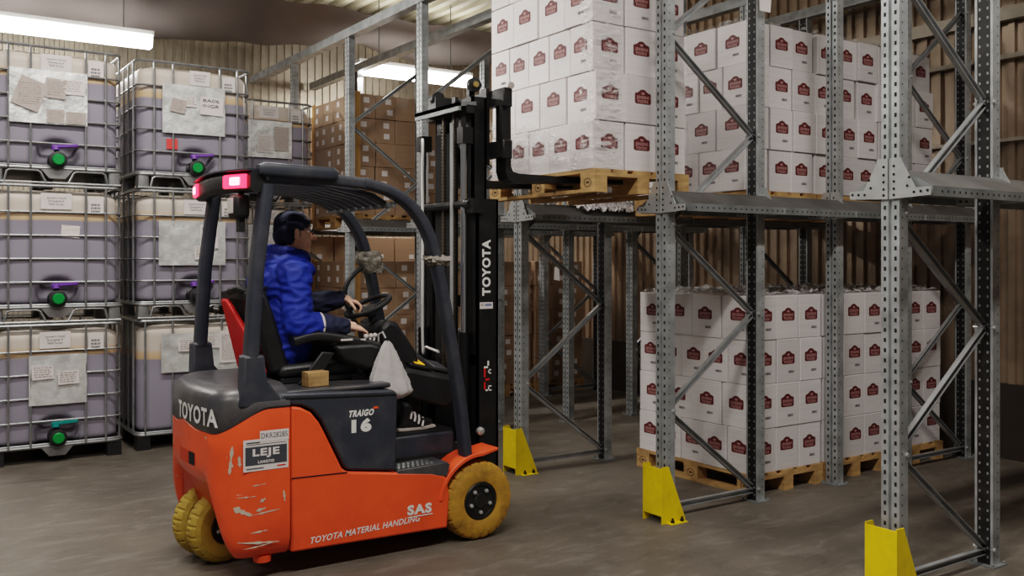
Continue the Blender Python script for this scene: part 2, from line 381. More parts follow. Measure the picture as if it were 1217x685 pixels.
# ------------------------------------------------------------------ pallet racking
LINES = [2.77, 4.39, 6.0, 7.6, 9.2, 10.8]
LNAME = {2.77: 'rightmost rack row', 4.39: 'rack row right of the raised load', 6.0: 'rack row right of the mast',
         7.6: 'rack row behind the mast', 9.2: 'rack row behind the driver', 10.8: 'farthest rack row beside the liquid containers'}
XF, XB, XS, XG, XH = 4.135, 4.97, 5.82, 6.67, 7.5
HT = 4.0
def upright_mesh(back):
    mb = MB(); s = -1 if back else 1
    sec = [(-.035,-.05),(-.035,-.009),(-.018,-.006),(-.018,.006),(-.035,.009),(-.035,.05),(.035,.05),(.035,-.05)]
    mb.prism([(p[0]*s, p[1]) for p in sec], (0,0,0), (1,0,0), (0,1,0), (0,0,HT), 0)
    k = 0; z = .04; e = .0008
    while z < HT - .02:
        x = -s*(.035+e)
        for y in (-.029, .029): mb.quad((x,y-.0065,z),(x,y+.0065,z),(x,y+.0065,z+.02),(x,y-.0065,z+.02), 1)
        for y in (-.05-e, .05+e): mb.quad((-.016*s,y,z+.006),(-.009*s,y,z+.006),(-.009*s,y,z+.014),(-.016*s,y,z+.014), 1)
        z += .05
    x = s*(.035+e); mb.quad((x,-.036,0),(x,.036,0),(x,.036,HT),(x,-.036,HT), 2)  # dark strip paints in the shade inside the open post
    z = .04
    while z < HT - .02:
        x2 = s*(.035+2*e)
        for y in (-.022, .022): mb.quad((x2,y-.005,z),(x2,y+.005,z),(x2,y+.005,z+.014),(x2,y-.005,z+.014), 3)
        z += .05
    return mb.mesh('upright', [GALV, HOLE, BLACK, GALV_D], smooth=False)
UP_F, UP_B = upright_mesh(False), upright_mesh(True)
def foot_mesh():
    mb = MB(); mb.box(-.07,.07,-.075,.075,0,.008)
    for x, y in ((-.055,.062),(.055,.062),(.055,-.062),(-.055,-.062)): mb.lathe([(.008,.009),(.02,.009),(.022,.005)], (x,y,0), (0,0,1), 6)
    return mb.mesh('foot_plate', GALV_D)
FOOT = foot_mesh()
def brace_mesh(p, q):
    mb = MB(); p = Vector(p); q = Vector(q); d = (q-p).normalized(); u = Vector((0,1,0)).cross(d)
    sec = [(-.018,-.014),(.018,-.014),(.018,.014),(.013,.014),(.013,-.009),(-.013,-.009),(-.013,.014),(-.018,.014)]
    mb.prism(sec, p, u, (0,-1,0), q-p); 
    return mb.mesh('brace', [BRACE])
def bracket_mesh():
    mb = MB()
    for s in (-1, 1):
        poly = [(.006*s,-.05),(.222*s,-.04),(.222*s,0),(.14*s,0),(.07*s,.13),(.065*s,.15),(.006*s,.15)]
        mb.prism(poly, (-.041,0,0), (0,1,0), (0,0,1), (-.006,0,0))
        mb.box(-.05,-.041, min(.004*s,.008*s), max(.004*s,.008*s), -.05,.15)
        for y, z in ((.205,-.018),(.17,-.02),(.135,-.022),(.10,.01),(.11,.05),(.028,-.03),(.028,.0),(.028,.035),(.028,.07),(.028,.11)):
            mb.lathe([(0,.007),(.001,.007)], (-.048, y*s, z), (-1,0,0), 8, 1)
    return mb.mesh('rail_bracket', [GALV_B, HOLE], smooth=False)
BRK = bracket_mesh()
def frame_proto(x0, x1, pair=True):
    t = thing('upright_frame', '', 'rack', (x0, 0, 0), 'galvanized upright frames of the pallet racking')
    put('upright', UP_F, t); put('foot_plate', FOOT, t); put('rail_bracket', BRK, t, (0,0,1.99))
    if pair:
        w = x1 - x0
        put('upright', UP_B, t, (w,0,0)); put('foot_plate', FOOT, t, (w,0,0)); put('rail_bracket', BRK, t, (w+.08,0,1.99))
        fz = [.69, 1.87, 3.08]; bz = [.09, 1.28, 2.49, 3.70]; a = .03; c = w - .03
        for i, z in enumerate(fz):
            put('brace', brace_mesh((a,0,z-.02),(c,0,bz[i])), t); put('brace', brace_mesh((a,0,z+.02),(c,0,bz[i+1])), t)
        put('brace', brace_mesh((a,0,.075),(c,0,.075)), t)
        mb = MB()
        for z in fz: mb.lathe([(-.06,.011),(.06,.011)], (a-.005,0,z), (0,1,0), 8)
        for z in bz: mb.lathe([(-.06,.011),(.06,.011)], (c+.005,0,z), (0,1,0), 8)
        put('bolt', mb.mesh('bolt', [GALV_B]), t)
    return t
FR = frame_proto(XF, XB); SG = frame_proto(XS, XS, False)
first = {'f': True, 's': True}
def place(kind, x, y, label):
    src = FR if kind == 'f' else SG
    o = src if first[kind] else copy_tree(src); first[kind] = False
    o.location = (x, y, 0); o['label'] = label; return o
for Y in LINES:
    place('f', XF, Y, 'two-post galvanized frame at the aisle end, ' + LNAME[Y])
    if Y > 3 and Y < 10:
        place('s', XS, Y, 'single perforated post at mid depth, ' + LNAME[Y])
        place('f', XG, Y, 'braced upright frame by the far wall, ' + LNAME[Y])
def rail(Y, s):
    mb = MB(); sec = [(.05,.085),(.062,.085),(.075,.075),(.205,.005),(.216,0),(.216,-.048),(.20,-.048),(.20,-.012),(.05,-.012)]
    mb.prism([(p[0]*s, p[1]) for p in sec], (XF-.02,Y,1.995), (0,1,0), (0,0,1), (7.62-XF,0,0))
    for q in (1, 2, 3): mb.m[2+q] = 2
    x = XF + .05
    while x < 7.6:
        y = Y + s*.2168; mb.quad((x,y,1.966),(x+.012,y,1.966),(x+.012,y,1.976),(x,y,1.976), 1)
        x += .05
    side = 'right' if s < 0 else 'left'
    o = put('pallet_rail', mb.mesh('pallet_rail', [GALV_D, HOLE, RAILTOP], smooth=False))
    tag(o, 'galvanized pallet rail on the %s side of the %s' % (side, LNAME[Y]), 'rail', 'pallet rails of the racking')
for Y in LINES:
    for s in (-1, 1):
        if not (Y == 10.8 and s > 0): rail(Y, s)
for x, nm, ya, yb in ((XF,'along the aisle end of the racking',2.6,12.3), (XB,'over the second row of posts',2.6,12.3), (XG,'over the third row of posts',2.6,9.4), (XH,'closest to the far wall',2.6,9.4)):
    mb = MB(); z0 = HT
    mb.prism([(-.05,.06),(.05,.06),(.05,.05),(-.04,.05),(-.04,-.02),(.05,-.02),(.05,-.03),(-.05,-.03)], (x,ya,z0+.03), (1,0,0), (0,0,1), (0,yb-ya,0))
    tag(put('tie_beam', mb.mesh('tie_beam', [GALV], smooth=False)), 'long galvanized top tie beam ' + nm, 'beam', 'top tie beams of the racking')
# wall-side diagonal bracing seen right of the rightmost row
mb = MB(); mb.beam((7.55,4.39,1.75),(7.55,2.0,2.95),.03,.004,0,(1,0,0)); mb.beam((7.55,4.39,1.0),(7.55,1.8,1.55),.03,.004,0,(1,0,0))
# yellow post guards
def guard_mesh():
    mb = MB(); h = .345; w = .082; t = .006
    mb.box(-.012,-.006,-w,w,.05,h)
    for s in (-1, 1):
        y0 = s*w; mb.prism([(-.012,.0),(.19,.0),(.185,.02),(.045,h+.01),(-.012,h+.01)], (0,y0,0), (1,0,0), (0,0,1), (0,s*t,0))
        mb.box(.03,.17,min(y0,y0+s*.05),max(y0,y0+s*.05),0,.006)
    return mb
gm = guard_mesh().mesh('guard', [YELLOW], smooth=False)
mbb = MB()
for s in (-1,1):
    for x in (.06,.14): mbb.lathe([(.006,.013),(.02,.013),(.021,.008),(.035,.007)], (x, s*.108, 0), (0,0,1), 6)
gbolt = mbb.mesh('bolt', [BLACK])
for Y, lab in ((6.0,'yellow steel post guard nearest the forklift front wheel'), (4.39,'yellow steel post guard in the middle, before the floor loads'), (2.77,'yellow steel post guard at the right bottom corner')):
    t = thing('post_guard', lab, 'guard', (XF-.10, Y, 0), 'yellow post guards')
    put('shield', gm, t); put('bolt', gbolt, t)

# ------------------------------------------------------------------ pallets
def pallet_proto(W, L, wm):
    t = thing('wooden_pallet', '', 'pallet', (0,0,0))
    def bx(name, *a):
        mb = MB(); mb.box(*a); me = mb.mesh(name, [wm], smooth=False); return me
    bw = .12
    for k in range(5):
        w = .1 if k in (1,3) else .13
        x = -W/2 + [0, .165, .335, .505, .67][k]*W/.8
        put('deck_board', bx('deck_board', x, x+w*W/.8, -L/2, L/2, .122,.144), t)
    for k, y in enumerate((-L/2, -.0725, L/2-.145)): put('stringer', bx('stringer', -W/2, W/2, y, y+.145, .1,.122), t)
    for x in (-W/2, -.05, W/2-.1): put('bottom_board', bx('bottom_board', x, x+.1, -L/2, L/2, 0,.022), t)
    for x in (-W/2, -.05, W/2-.1):
        for y in (-L/2, -.0725, L/2-.145):
            mb = MB(); mb.box(x+.001, x+.099, y+.001, y+.144, .022,.1)
            if x < -.1:
                for k in range(14):
                    a = 2*math.pi*k/14; a2 = 2*math.pi*(k+1)/14; c = (y+.0725, .061); e = x + .0002
                    P = lambda an, r: (e, c[0]+math.cos(an)*r*1.3, c[1]+math.sin(an)*r)
                    mb.quad(P(a,.024), P(a2,.024), P(a2,.029), P(a,.029), 1)
                mb.quad((e,c[0]-.016,c[1]-.006),(e,c[0]+.016,c[1]-.006),(e,c[0]+.016,c[1]+.006),(e,c[0]-.016,c[1]+.006), 1)
            put('block', mb.mesh('block', [wm, INKW], smooth=False), t)
    return t
PAL = pallet_proto(.76, 1.2, WOOD); PALF = pallet_proto(.8, 1.2, WOOD); PALB = pallet_proto(.76, 1.2, WOOD2)
pfirst = {id(PAL): True, id(PALF): True, id(PALB): True}
def pallet(src, x, y, z, label, group=None):
    o = src if pfirst[id(src)] else copy_tree(src); pfirst[id(src)] = False
    o.location = (x, y, z); o['label'] = label
    if group: o['group'] = group
    return o

# ------------------------------------------------------------------ cartons
def crest_mesh():
    mb = MB(); w, h = .068, .030
    pts = [(-w,-h),(-w*.85,-h-.008),(w*.85,-h-.008),(w,-h),(w,h*.75),(w*.93,h),(w*.62,h*1.15)]
    for k in range(7): a = R(25) + R(130)*k/6; pts.append((math.cos(a)*.033, .034+math.sin(a)*.021))
    pts += [(-w*.62,h*1.15),(-w*.93,h),(-w,h*.75)]
    mb.prism(pts, (0,0,0), (1,0,0), (0,1,0), (0,0,.0006), 0)
    mb.text('JENSENS', (-.054,-.005,.0012), (1,0,0), (0,1,0), .019, 1, width=.108, bold=.03)
    mb.text('FOODS', (-.045,-.031,.0012), (1,0,0), (0,1,0), .019, 1, width=.09, bold=.03)
    mb.prism([(-.010,.022),(.010,.022),(.014,.038),(.0,.033),(-.014,.038)], (0,0,.0012), (1,0,0), (0,1,0), (0,0,.0003), 1)
    return mb.mesh('crest', [CREST, CRESTT], smooth=False)
CRM = crest_mesh()
def barcode_mesh():
    mb = MB(); x = -.028; rr = random.Random(3)
    while x < .028:
        w = rr.choice((.002,.004,.006)); mb.quad((x,-.009,.0006),(x+w,-.009,.0006),(x+w,.009,.0006),(x,.009,.0006)); x += w + rr.choice((.0015,.003))
    return mb.mesh('barcode', [BARC], smooth=False)
BCM = barcode_mesh()
def patch_mesh():
    mb = MB(); mb.quad((-.035,-.03,.0006),(.035,-.03,.0006),(.035,.03,.0006),(-.035,.03,.0006)); return mb.mesh('address_label', [PAPER], smooth=False)
PTM = patch_mesh()
_cm = {}
def carton_mesh(w, d, h, m, nm):
    k = (round(w,3), round(d,3), round(h,3), m.name)
    if k in _cm: return _cm[k]
    bm = bmesh.new(); bmesh.ops.create_cube(bm, size=1)
    for v in bm.verts: v.co = Vector((v.co.x*w, v.co.y*d, (v.co.z+.5)*h))
    bmesh.ops.bevel(bm, geom=bm.edges[:], offset=.004, segments=1, affect='EDGES')
    me = bpy.data.meshes.new(nm); bm.to_mesh(me); bm.free(); me.materials.append(m); _cm[k] = me; return me
ORD = ['bottom', 'second', 'third', 'fourth', 'fifth', 'sixth']
def load(x0, y0, z0, Wx, Wy, h, layers, where, group, mtl=None, white=True, ny=(5,4), nx=(3,3), ledge=0, jit=.004, seed=1, ordn=None, left=True):
    rr = random.Random(seed); mtl = mtl or CARTON
    NTH = ['', 'second', 'third', 'fourth', 'fifth', 'sixth']
    col = 'white crested carton' if white else 'brown carton'
    for k in range(layers):
        a = k % 2; my = ny[a]; mx = nx[a]; dy = Wy/my; dx = Wx/mx
        offx = rr.uniform(-.006,.006); offy = rr.uniform(-.008,.008)
        for i in range(mx):
            for j in range(my):
                if i and j: continue
                if j and not left: continue
                w, d = dx-.004, dy-.004; hh = h-.002
                px = x0 + dx*(i+.5) + offx + (rr.uniform(-jit,jit) if j == 0 else 0)
                py = y0 + dy*(j+.5) + offy
                if j == 0: py += rr.uniform(-jit*2, 0)
                if i == 0: px += rr.uniform(-jit*2, 0)
                o = put('carton', carton_mesh(w, d, hh, mtl, 'carton'), None, (px, py, z0 + k*h), (0,0,R(rr.uniform(-.25,.25))))
                if i == 0 and j == 0: pos = 'near corner'
                elif i == 0: pos = '%s from near corner on left face' % NTH[j]
                else: pos = '%s from near corner on right face' % NTH[i]
                tag(o, '%s, %s layer, %s, %s' % (col, ORD[k], pos, where), 'carton', group)
                faces = []
                if i == 0: faces.append('x')
                if j == 0: faces.append('y')
                for fc in faces:
                    fw = d if fc == 'x' else w
                    rot = (R(90),0,R(-90)) if fc == 'x' else (R(90),0,0)
                    def at(u, z):
                        return (-w/2-.0006, -u, z) if fc == 'x' else (u, -d/2-.0006, z)
                    if white:
                        u = rr.uniform(-.012,.012)
                        put('crest', CRM, o, at(u, hh*.56+rr.uniform(-.006,.006)), rot)
                        if rr.random() < .62: put('barcode', BCM, o, at(u+.03, hh*.24), rot)
                    elif rr.random() < .85:
                        u = rr.uniform(-.05,.05)
                        put('address_label', PTM, o, at(u, hh*.3), rot)
                        if h < .3: put('address_label', PTM, o, at(u*.6, hh*.75), rot)

def film_patch(fn, nu, nv, label, amp=.008, seed=1, group=None):
    rr = random.Random(seed); vs = []; fs = []
    for i in range(nu+1):
        for j in range(nv+1):
            p, n = fn(i/nu, j/nv); vs.append(Vector(p) + Vector(n)*(.006 + rr.random()*amp))
    for i in range(nu):
        for j in range(nv): fs.append((i*(nv+1)+j, (i+1)*(nv+1)+j, (i+1)*(nv+1)+j+1, i*(nv+1)+j+1))
    mb = MB(); mb.add(vs, fs)
    return tag(put('stretch_film', mb.mesh('stretch_film', [FILM], angle=60)), label, 'film', group)
def top_frill(x0, x1, y0, y1, z, label, seed):
    rr = random.Random(seed); vs = []; fs = []; nu, nv = 26, 36
    for i in range(nu+1):
        for j in range(nv+1):
            u, v = i/nu, j/nv; e = min(u,1-u,v,1-v); q = rr.random()
            vs.append((x0+(x1-x0)*u + rr.uniform(-.01,.01), y0+(y1-y0)*v + rr.uniform(-.01,.01), z + .004 + (.05*q*q if e > .02 else .012*q)))
    for i in range(nu):
        for j in range(nv): fs.append((i*(nv+1)+j, (i+1)*(nv+1)+j, (i+1)*(nv+1)+j+1, i*(nv+1)+j+1))
    mb = MB(); mb.add(vs, fs); tag(put('top_sheet', mb.mesh('top_sheet', [FILM], angle=50)), label, 'film', 'crumpled film sheets on the load tops')

# floor loads in the lane right of the raised load
NM = ['front', 'middle', 'rear']
for k in range(3):
    x = 5.02 + .775*k
    pallet(PAL, x+.38, 5.06, 0, 'wooden pallet on the floor under the %s floor load of white cartons' % NM[k], 'pallets under the floor loads')
    load(x+.01, 4.475, .144, .74, 1.16, .312, 4, NM[k]+' floor load', 'white crested cartons of the floor loads', seed=11+k, left=(k == 0))
    top_frill(x+.0, x+.75, 4.47, 5.64, .144+4*.312, 'crumpled clear film on top of the %s floor load' % NM[k], 5+k)
# upper loads on the rails of the same lane
for k in range(3):
    x = 5.13 + .77*k
    pallet(PAL, x+.37, 5.2, 2.0, 'wooden pallet on the rack rails under the %s upper load of white cartons' % NM[k], 'pallets on the upper rails')
    load(x, 4.62, 2.144, .735, 1.15, .305, 4, NM[k]+' upper load', 'white crested cartons of the upper loads', seed=31+k, jit=.012, left=(k == 0))
    top_frill(x-.005, x+.74, 4.62, 5.78, 2.144+4*.305, 'crumpled clear film on top of the %s upper load' % NM[k], 15+k)
# load on the forks
FZ = 2.066
pallet(PALF, 4.05, 5.1, FZ, 'wooden pallet lifted on the forks of the forklift')
load(3.66, 4.52, FZ+.144, .775, 1.16, .305, 5, 'load on forks', 'white crested cartons lifted on the forks', seed=51)
film_patch(lambda u, v: ((3.645, 4.50+.0+.13*u, FZ+.16+1.5*v), (-1,0,0)), 8, 70, 'glossy film strip down the left side of the near corner of raised load', .012, 3, 'film on the raised load')
film_patch(lambda u, v: ((3.655+.20*u, 4.505, FZ+.16+1.5*v), (0,-1,0)), 10, 70, 'glossy film strip down the right side of the near corner of raised load', .012, 4, 'film on the raised load')
film_patch(lambda u, v: ((3.645, 4.66+1.0*u, FZ+.15+(.12+.30*u)*v+.40*(1-u)*.35*(1-abs(2*u-1))), (-1,0,0)), 50, 14, 'gathered film stretched along the lower left face of raised load', .016, 6, 'film on the raised load')
# film scrap on the rail below the raised load
rr = random.Random(8)
mb = MB(); vs = []; fs = []; nu, nv = 40, 10
for i in range(nu+1):
    for j in range(nv+1):
        u, v = i/nu, j/nv; vs.append((4.55+.62*u, 5.79+.12*v+rr.uniform(-.01,.01), 2.005+.075*v+.02+rr.random()*.045))
for i in range(nu):
    for j in range(nv): fs.append((i*(nv+1)+j, (i+1)*(nv+1)+j, (i+1)*(nv+1)+j+1, i*(nv+1)+j+1))
mb.add(vs, fs); tag(put('film_scrap', mb.mesh('film_scrap', [BAGM], angle=50)), 'crumpled white film scrap lying on the rail under the raised pallet', 'film')

# brown loads behind the forklift
def brown(x0, y0, z, Wx, Wy, h, n, where, seed, board=True, left=True):
    pallet(PALB, x0+Wx/2, y0+Wy/2, z, 'weathered wooden pallet under the ' + where, 'pallets under the brown loads')
    load(x0, y0, z+.144, Wx, Wy, h, n, where, 'brown cartons stacked behind the forklift', BROWN, False, (4,5), (3,3), seed=seed, left=left)
    if board:
        H = h*n
        for bx_, by_, nm in ((x0-.012, y0-.012, 'near'), (x0-.012, y0+Wy, 'far')):
            mb = MB(); s = 1 if nm == 'near' else -1; yy = by_ if nm == 'near' else by_+.012
            mb.box(bx_, bx_+.005, min(yy,yy+s*.06), max(yy,yy+s*.06), z+.15, z+.144+H+.02)
            mb.box(bx_, bx_+.07, min(yy,yy+s*.005), max(yy,yy+s*.005), z+.15, z+.144+H+.02)
            tag(put('corner_board', mb.mesh('corner_board', [BOARD], smooth=False)), 'tan cardboard edge protector on %s front corner of the %s' % (nm, where), 'edge protector', 'edge protectors of the brown loads')
PALB2 = None
for x, nm in ((4.29,'first'), (5.09,'second'), (5.89,'third'), (6.69,'fourth')): brown(x, 9.41, 0, .74, 1.18, .298, 5, nm+' brown floor load', 61+int(x), nm == 'first', nm == 'first')
for x, nm in ((4.29,'first'), (5.09,'second')): brown(x, 9.41, 2.0, .74, 1.18, .265, 5, nm+' brown upper load', 71+int(x), nm == 'first', nm == 'first')
for x, nm in ((4.35,'back left'),): brown(x, 11.05, 2.0, 1.0, 1.1, .255, 5, nm+' upper load', 81+int(x), False)
for x, nm in ((4.35,'back left'), (5.2,'back middle')): load(x, 11.05, .144, .8, 1.1, .36, 5, nm+' floor load', 'brown cartons stacked behind the forklift', BROWN, False, (2,2), (2,2), seed=91, left=False); pallet(PALB, x+.4, 11.6, 0, 'weathered wooden pallet under the '+nm+' floor load', 'pallets under the brown loads')  # floor loads added to cover and darken the lit back wall
# paper tags
mb = MB(); mb.prism([(-.02,-.06),(.05,-.075),(.06,.05),(.02,.085),(-.025,.06)], (4.93,4.29,3.385), (.83,-.56,0), (0,0,1), (.001,.002,0)); mb.beam((4.945,4.285,3.46),(4.96,4.33,3.50),.003,.003)
tag(put('hang_tag', mb.mesh('hang_tag', [PAPER])), 'creased paper tag tied to the post before the front upper load', 'tag')
mb = MB(); mb.prism([(-.03,-.05),(.03,-.06),(.02,.07),(-.025,.08)], (5.60,7.5,1.50), (.83,-.56,0), (0,0,1), (.001,.002,0))
tag(put('hang_tag', mb.mesh('hang_tag', [PAPER])), 'small white tag hanging in front of the stacked brown floor loads', 'tag')

# ------------------------------------------------------------------ liquid containers
def rrect(x0, x1, y0, y1, r, nf=34, ns=10, nc=6):
    pts = []
    for i in range(nf): pts.append((x0+r+(x1-x0-2*r)*i/(nf-1), y0))
    def arc(cx, cy, a0):
        for i in range(1, nc): a = R(a0 + 90*i/nc); pts.append((cx+r*math.cos(a), cy+r*math.sin(a)))
    arc(x1-r, y0+r, -90)
    for i in range(ns): pts.append((x1, y0+r+(y1-y0-2*r)*i/(ns-1)))
    arc(x1-r, y1-r, 0)
    for i in range(ns): pts.append((x1-r-(x1-x0-2*r)*i/(ns-1), y1))
    arc(x0+r, y1-r, 90)
    for i in range(ns): pts.append((x0, y1-r-(y1-y0-2*r)*i/(ns-1)))
    arc(x0+r, y0+r, 180)
    return pts
def sst(t): t = min(1, max(0, t)); return t*t*(3-2*t)
def tank_mesh():
    mb = MB(); vs = []; fs = []; nz = 46; z0, z1 = .145, 1.085; rings = 0
    for k in range(nz+1):
        t = k/nz; z = z0 + (z1-z0)*t; ins = 0
        if z1 - z < .09: ins = .09 - math.sqrt(max(0, .09**2 - (.09-(z1-z))**2))
        if z - z0 < .05: ins = .05 - math.sqrt(max(0, .05**2 - (.05-(z-z0))**2))
        ring = rrect(-.475+ins, .475-ins, .02+ins, 1.18-ins, .10)
        for (x, y) in ring:
            bulge = .012*math.sin(math.pi*t)*math.cos(math.pi*x)**2
            if y < .2:
                r = math.hypot(x, (z-.20)*1.0)
                f = max(0, 1 - (r/.19)**2); y += .075*sst(f*1.5)
                y -= bulge if f == 0 else 0
            vs.append((x, y, z))
        n = len(ring)
    for k in range(nz):
        for j in range(n):
            j2 = (j+1) % n; fs.append((k*n+j, k*n+j2, (k+1)*n+j2, (k+1)*n+j))
    fs.append(tuple(reversed(range(n)))); fs.append(tuple(nz*n+j for j in range(n)))
    mb.add(vs, fs); return mb.mesh('tank', [TANK], angle=50)
TANKM = tank_mesh()
def cage_mesh(hz, fx, r=.0095):
    mb = MB()
    def loop(z, rr=r):
        mb.tube([(x, y, z) for x, y in rrect(-.495,.495,0,1.2,.07,4,4,5)], rr, 6, closed=True)
    for z in hz: loop(z)
    loop(1.115, .013)
    for x in fx:
        mb.tube([(x,-.012,.13),(x,-.012,1.11)], r, 6); mb.tube([(x,1.2,.13),(x,1.2,1.11)], r, 6)
    for k in range(6):
        y = .12 + .96*k/5
        for x in (-.5, .5): mb.tube([(x,y,.13),(x,y,1.11)], r, 6)
    for x in (-.36,.36):
        for z in hz[1:]: mb.ball((x,-.016,z), .009, n=6, m=4)
    return mb.mesh('cage', [WIRE])
CAGE = cage_mesh([.15,.335,.525,.715,.905], (-.355,-.195,.215,.37))
CAGEB = cage_mesh([.15], (-.43,-.20,.02,.23,.42))
def base_mesh(plastic):
    mb = MB()
    mb.box(-.49,.49,.01,1.19,.118,.142, 1)
    mb.tube([(x, y, .132) for x, y in rrect(-.495,.495,0,1.2,.06,4,4,5)], .016, 8, closed=True)
    for x in (-.44, 0, .44):
        for y in (.05, .6, 1.15):
            if x == 0 and y < .1: continue
            if plastic: mb.box(x-.055,x+.055,y-.05,y+.06,0,.118, 1)
            else:
                mb.tube([(x,y,.0),(x,y,.118)], 1, 12, flat=(.055,.05)); mb.lathe([(0,.014),(.002,.014)], (x,y-.0505,.06), (0,-1,0), 8, 1)
    if not plastic:
        for s in (-1, 1):
            mb.tube([(s*.385,.0,.012),(s*.365,0,.10),(s*.34,0,.112),(s*.15,0,.112),(s*.125,0,.10),(s*.085,0,.015),(s*.05,0,.008)], .010, 6)
            mb.tube([(s*.05,0,.008),(-s*.05,0,.008)], .010, 6)
            mb.tube([(s*.47,y,.01) for y in (.0,.6,1.2)], .011, 6)
        mb.tube([(x, 0, .012) for x in (-.49,.49)], .011, 6); mb.tube([(x, 1.2, .012) for x in (-.49,.49)], .011, 6)
    # folded drip lip under the valve
    mb.prism([(-.13,.135),(.13,.135),(.06,.05),(-.06,.05)], (0,-.012,0), (1,0,0), (0,0,1), (0,.015,0))
    return mb.mesh('pallet_base', [WIRE, BLACKP])
BASE_S, BASE_P = base_mesh(False), base_mesh(True)
def valve_parts(t, lever, cap):
    mb = MB(); mb.lathe([(0,.062),(.05,.062),(.06,.045),(.15,.045),(.155,.068),(.205,.068),(.21,.05)], (0,.14,.20), (0,-1,0), 20)
    mb.lathe([(0,.02),(.07,.02)], (0,.03,.235), (0,0,1), 10)
    v = put('valve', mb.mesh('valve', [BLACKP]), t)
    mb = MB(); mb.lathe([(0,.046),(.012,.046),(.02,.038),(.02,.002)], (0,-.07,.20), (0,-1,0), 20)
    if cap is not GREEN: mb.lathe([(.021,.02),(.022,.02)], (0,-.07,.20), (0,-1,0), 12, 1)
    put('valve_cap', mb.mesh('valve_cap', [cap, PAPERG]), v)
    mb = MB(); mb.lathe([(0,.036),(.035,.03)], (-.01,.0,.285), (0,0,1), 12); mb.tube([(-.04,-.005,.311),(.06,-.02,.316),(.15,-.045,.325)], [1,1,1], 8, flat=(.019,.013))
    put('valve_lever', mb.mesh('valve_lever', [lever]), v)
def sheet(name, x0, x1, z0, z1, y, m, parent, crumple=0, seed=1, rot=0):
    rr = random.Random(seed); mb = MB(); nu, nv = (10, 8) if crumple else (1, 1); vs = []; fs = []
    cx, cz = (x0+x1)/2, (z0+z1)/2
    for i in range(nu+1):
        for j in range(nv+1):
            x = x0+(x1-x0)*i/nu - cx; z = z0+(z1-z0)*j/nv - cz; c, s_ = math.cos(rot), math.sin(rot)
            vs.append((cx+x*c-z*s_, y - rr.random()*crumple, cz+x*s_+z*c))
    for i in range(nu):
        for j in range(nv): fs.append((i*(nv+1)+j, (i+1)*(nv+1)+j, (i+1)*(nv+1)+j+1, i*(nv+1)+j+1))
    mb.add(vs, fs); o = put(name, mb.mesh(name, [m], angle=70), parent); return o
def address(t, x0, x1, z0, z1, rot=0):
    p = sheet('paper_label', x0, x1, z0, z1, .004, PAPER, t, .002, 2, rot); w = x1 - x0; h = z1 - z0
    mb = MB(); cx = (x0+x1)/2
    for k, s in enumerate(("Jensen's Food", 'Energivej 4', '7600 Struer')):
        mb.text(s, (cx, .0015, z1 - h*(.34+.2*k)), (1,0,0), (0,0,1), h*.12, 0, bold=.0, center=True, width=w*(.62,.5,.5)[k])
    put('print', mb.mesh('print', [INK], smooth=False), p)
def barlabel(t, x0, x1, z0, z1):
    p = sheet('barcode_label', x0, x1, z0, z1, .004, PAPER, t); h = z1-z0; w = x1-x0; mb = MB(); rr = random.Random(5)
    for r in range(3):
        z = z0 + h*(.08+.2*r); x = x0+w*.18
        while x < x0+w*.75:
            q = rr.choice((.003,.005,.008)); mb.quad((x,.0025,z),(x+q,.0025,z),(x+q,.0025,z+h*.12),(x,.0025,z+h*.12)); x += q+.003
    put('barcode', mb.mesh('barcode', [INK], smooth=False), p)
def document(p, x0, x1, z0, z1, m=None, rot=0, big=None, seed=1):
    d = sheet('document', x0, x1, z0, z1, -.036, m or PAPER, p, .003, seed, rot); mb = MB(); rr = random.Random(seed); w = x1-x0; h = z1-z0
    if big:
        for k, s in enumerate(big): mb.text(s, (x0+w*.12, -.0405, z1-h*(.28+.3*k)), (1,0,0), (0,0,1), h*.17, 0, bold=0, width=w*.7)
    else:
        z = z1 - h*.15
        while z > z0 + h*.1:
            x = x0 + w*.1
            while x < x1 - w*.2:
                q = rr.uniform(.01,.03); mb.box(x, min(x+q, x1-w*.08), -.0407,-.0403, z, z+.006); x += q + .008
            z -= .018
    o = put('print', mb.mesh('print', [PAPERG if not big else INK], smooth=False), None); o.parent = p
def container(x, y, z, lvl, label, lever=PURPLE, cap=GREEN, placard=None, docs=(), plastic=False, lab=(-.12,.11,.93,1.06), bar=(.235,.355,.90,1.04), small=None, sticker=None, bars=True, rot=0):
    t = thing('liquid_container', label, 'tank', (x, y, z), 'caged bulk liquid containers'); t.rotation_euler.z = rot
    put('pallet_base', BASE_P if plastic else BASE_S, t)
    k = put('tank', TANKM, t); k['fill_level'] = lvl
    put('cage', CAGE if bars else CAGEB, t)
    if bars: valve_parts(t, lever, cap)
    if lab: address(t, *lab)
    if bar: barlabel(t, *bar)
    if placard:
        p = sheet('placard', *placard[:4], -.018, placard[4], t, .014, 4)
        for d in docs: document(p, *d[:4], **d[4])
    if small: s = sheet('paper_label', *small, .004, PAPER, t, .006, 9, -.08)
    if sticker: sheet('red_sticker', *sticker, -.002, FOILR, t)
H = 1.13
container(1.205, 8.43, 2*H, .86, 'caged liquid container at top left with a bright silver placard and tan liquid band', placard=(-.35,.225,.49,.925,FOIL),
          docs=[(-.31,-.10,.60,.84,dict(m=PAPERG, rot=-.35, seed=3)), (-.09,.06,.70,.86,dict(m=PAPERG, rot=-.05, seed=4)), (-.08,.05,.50,.61,dict(m=PAPERG, seed=5)), (.06,.21,.50,.60,dict(m=PAPERG, seed=6)), (.02,.2,.74,.86,dict(seed=7))])
container(1.205, 8.43, H, .84, 'middle caged liquid container of the leftmost stack, no placard', small=(.03,.17,.70,.80))
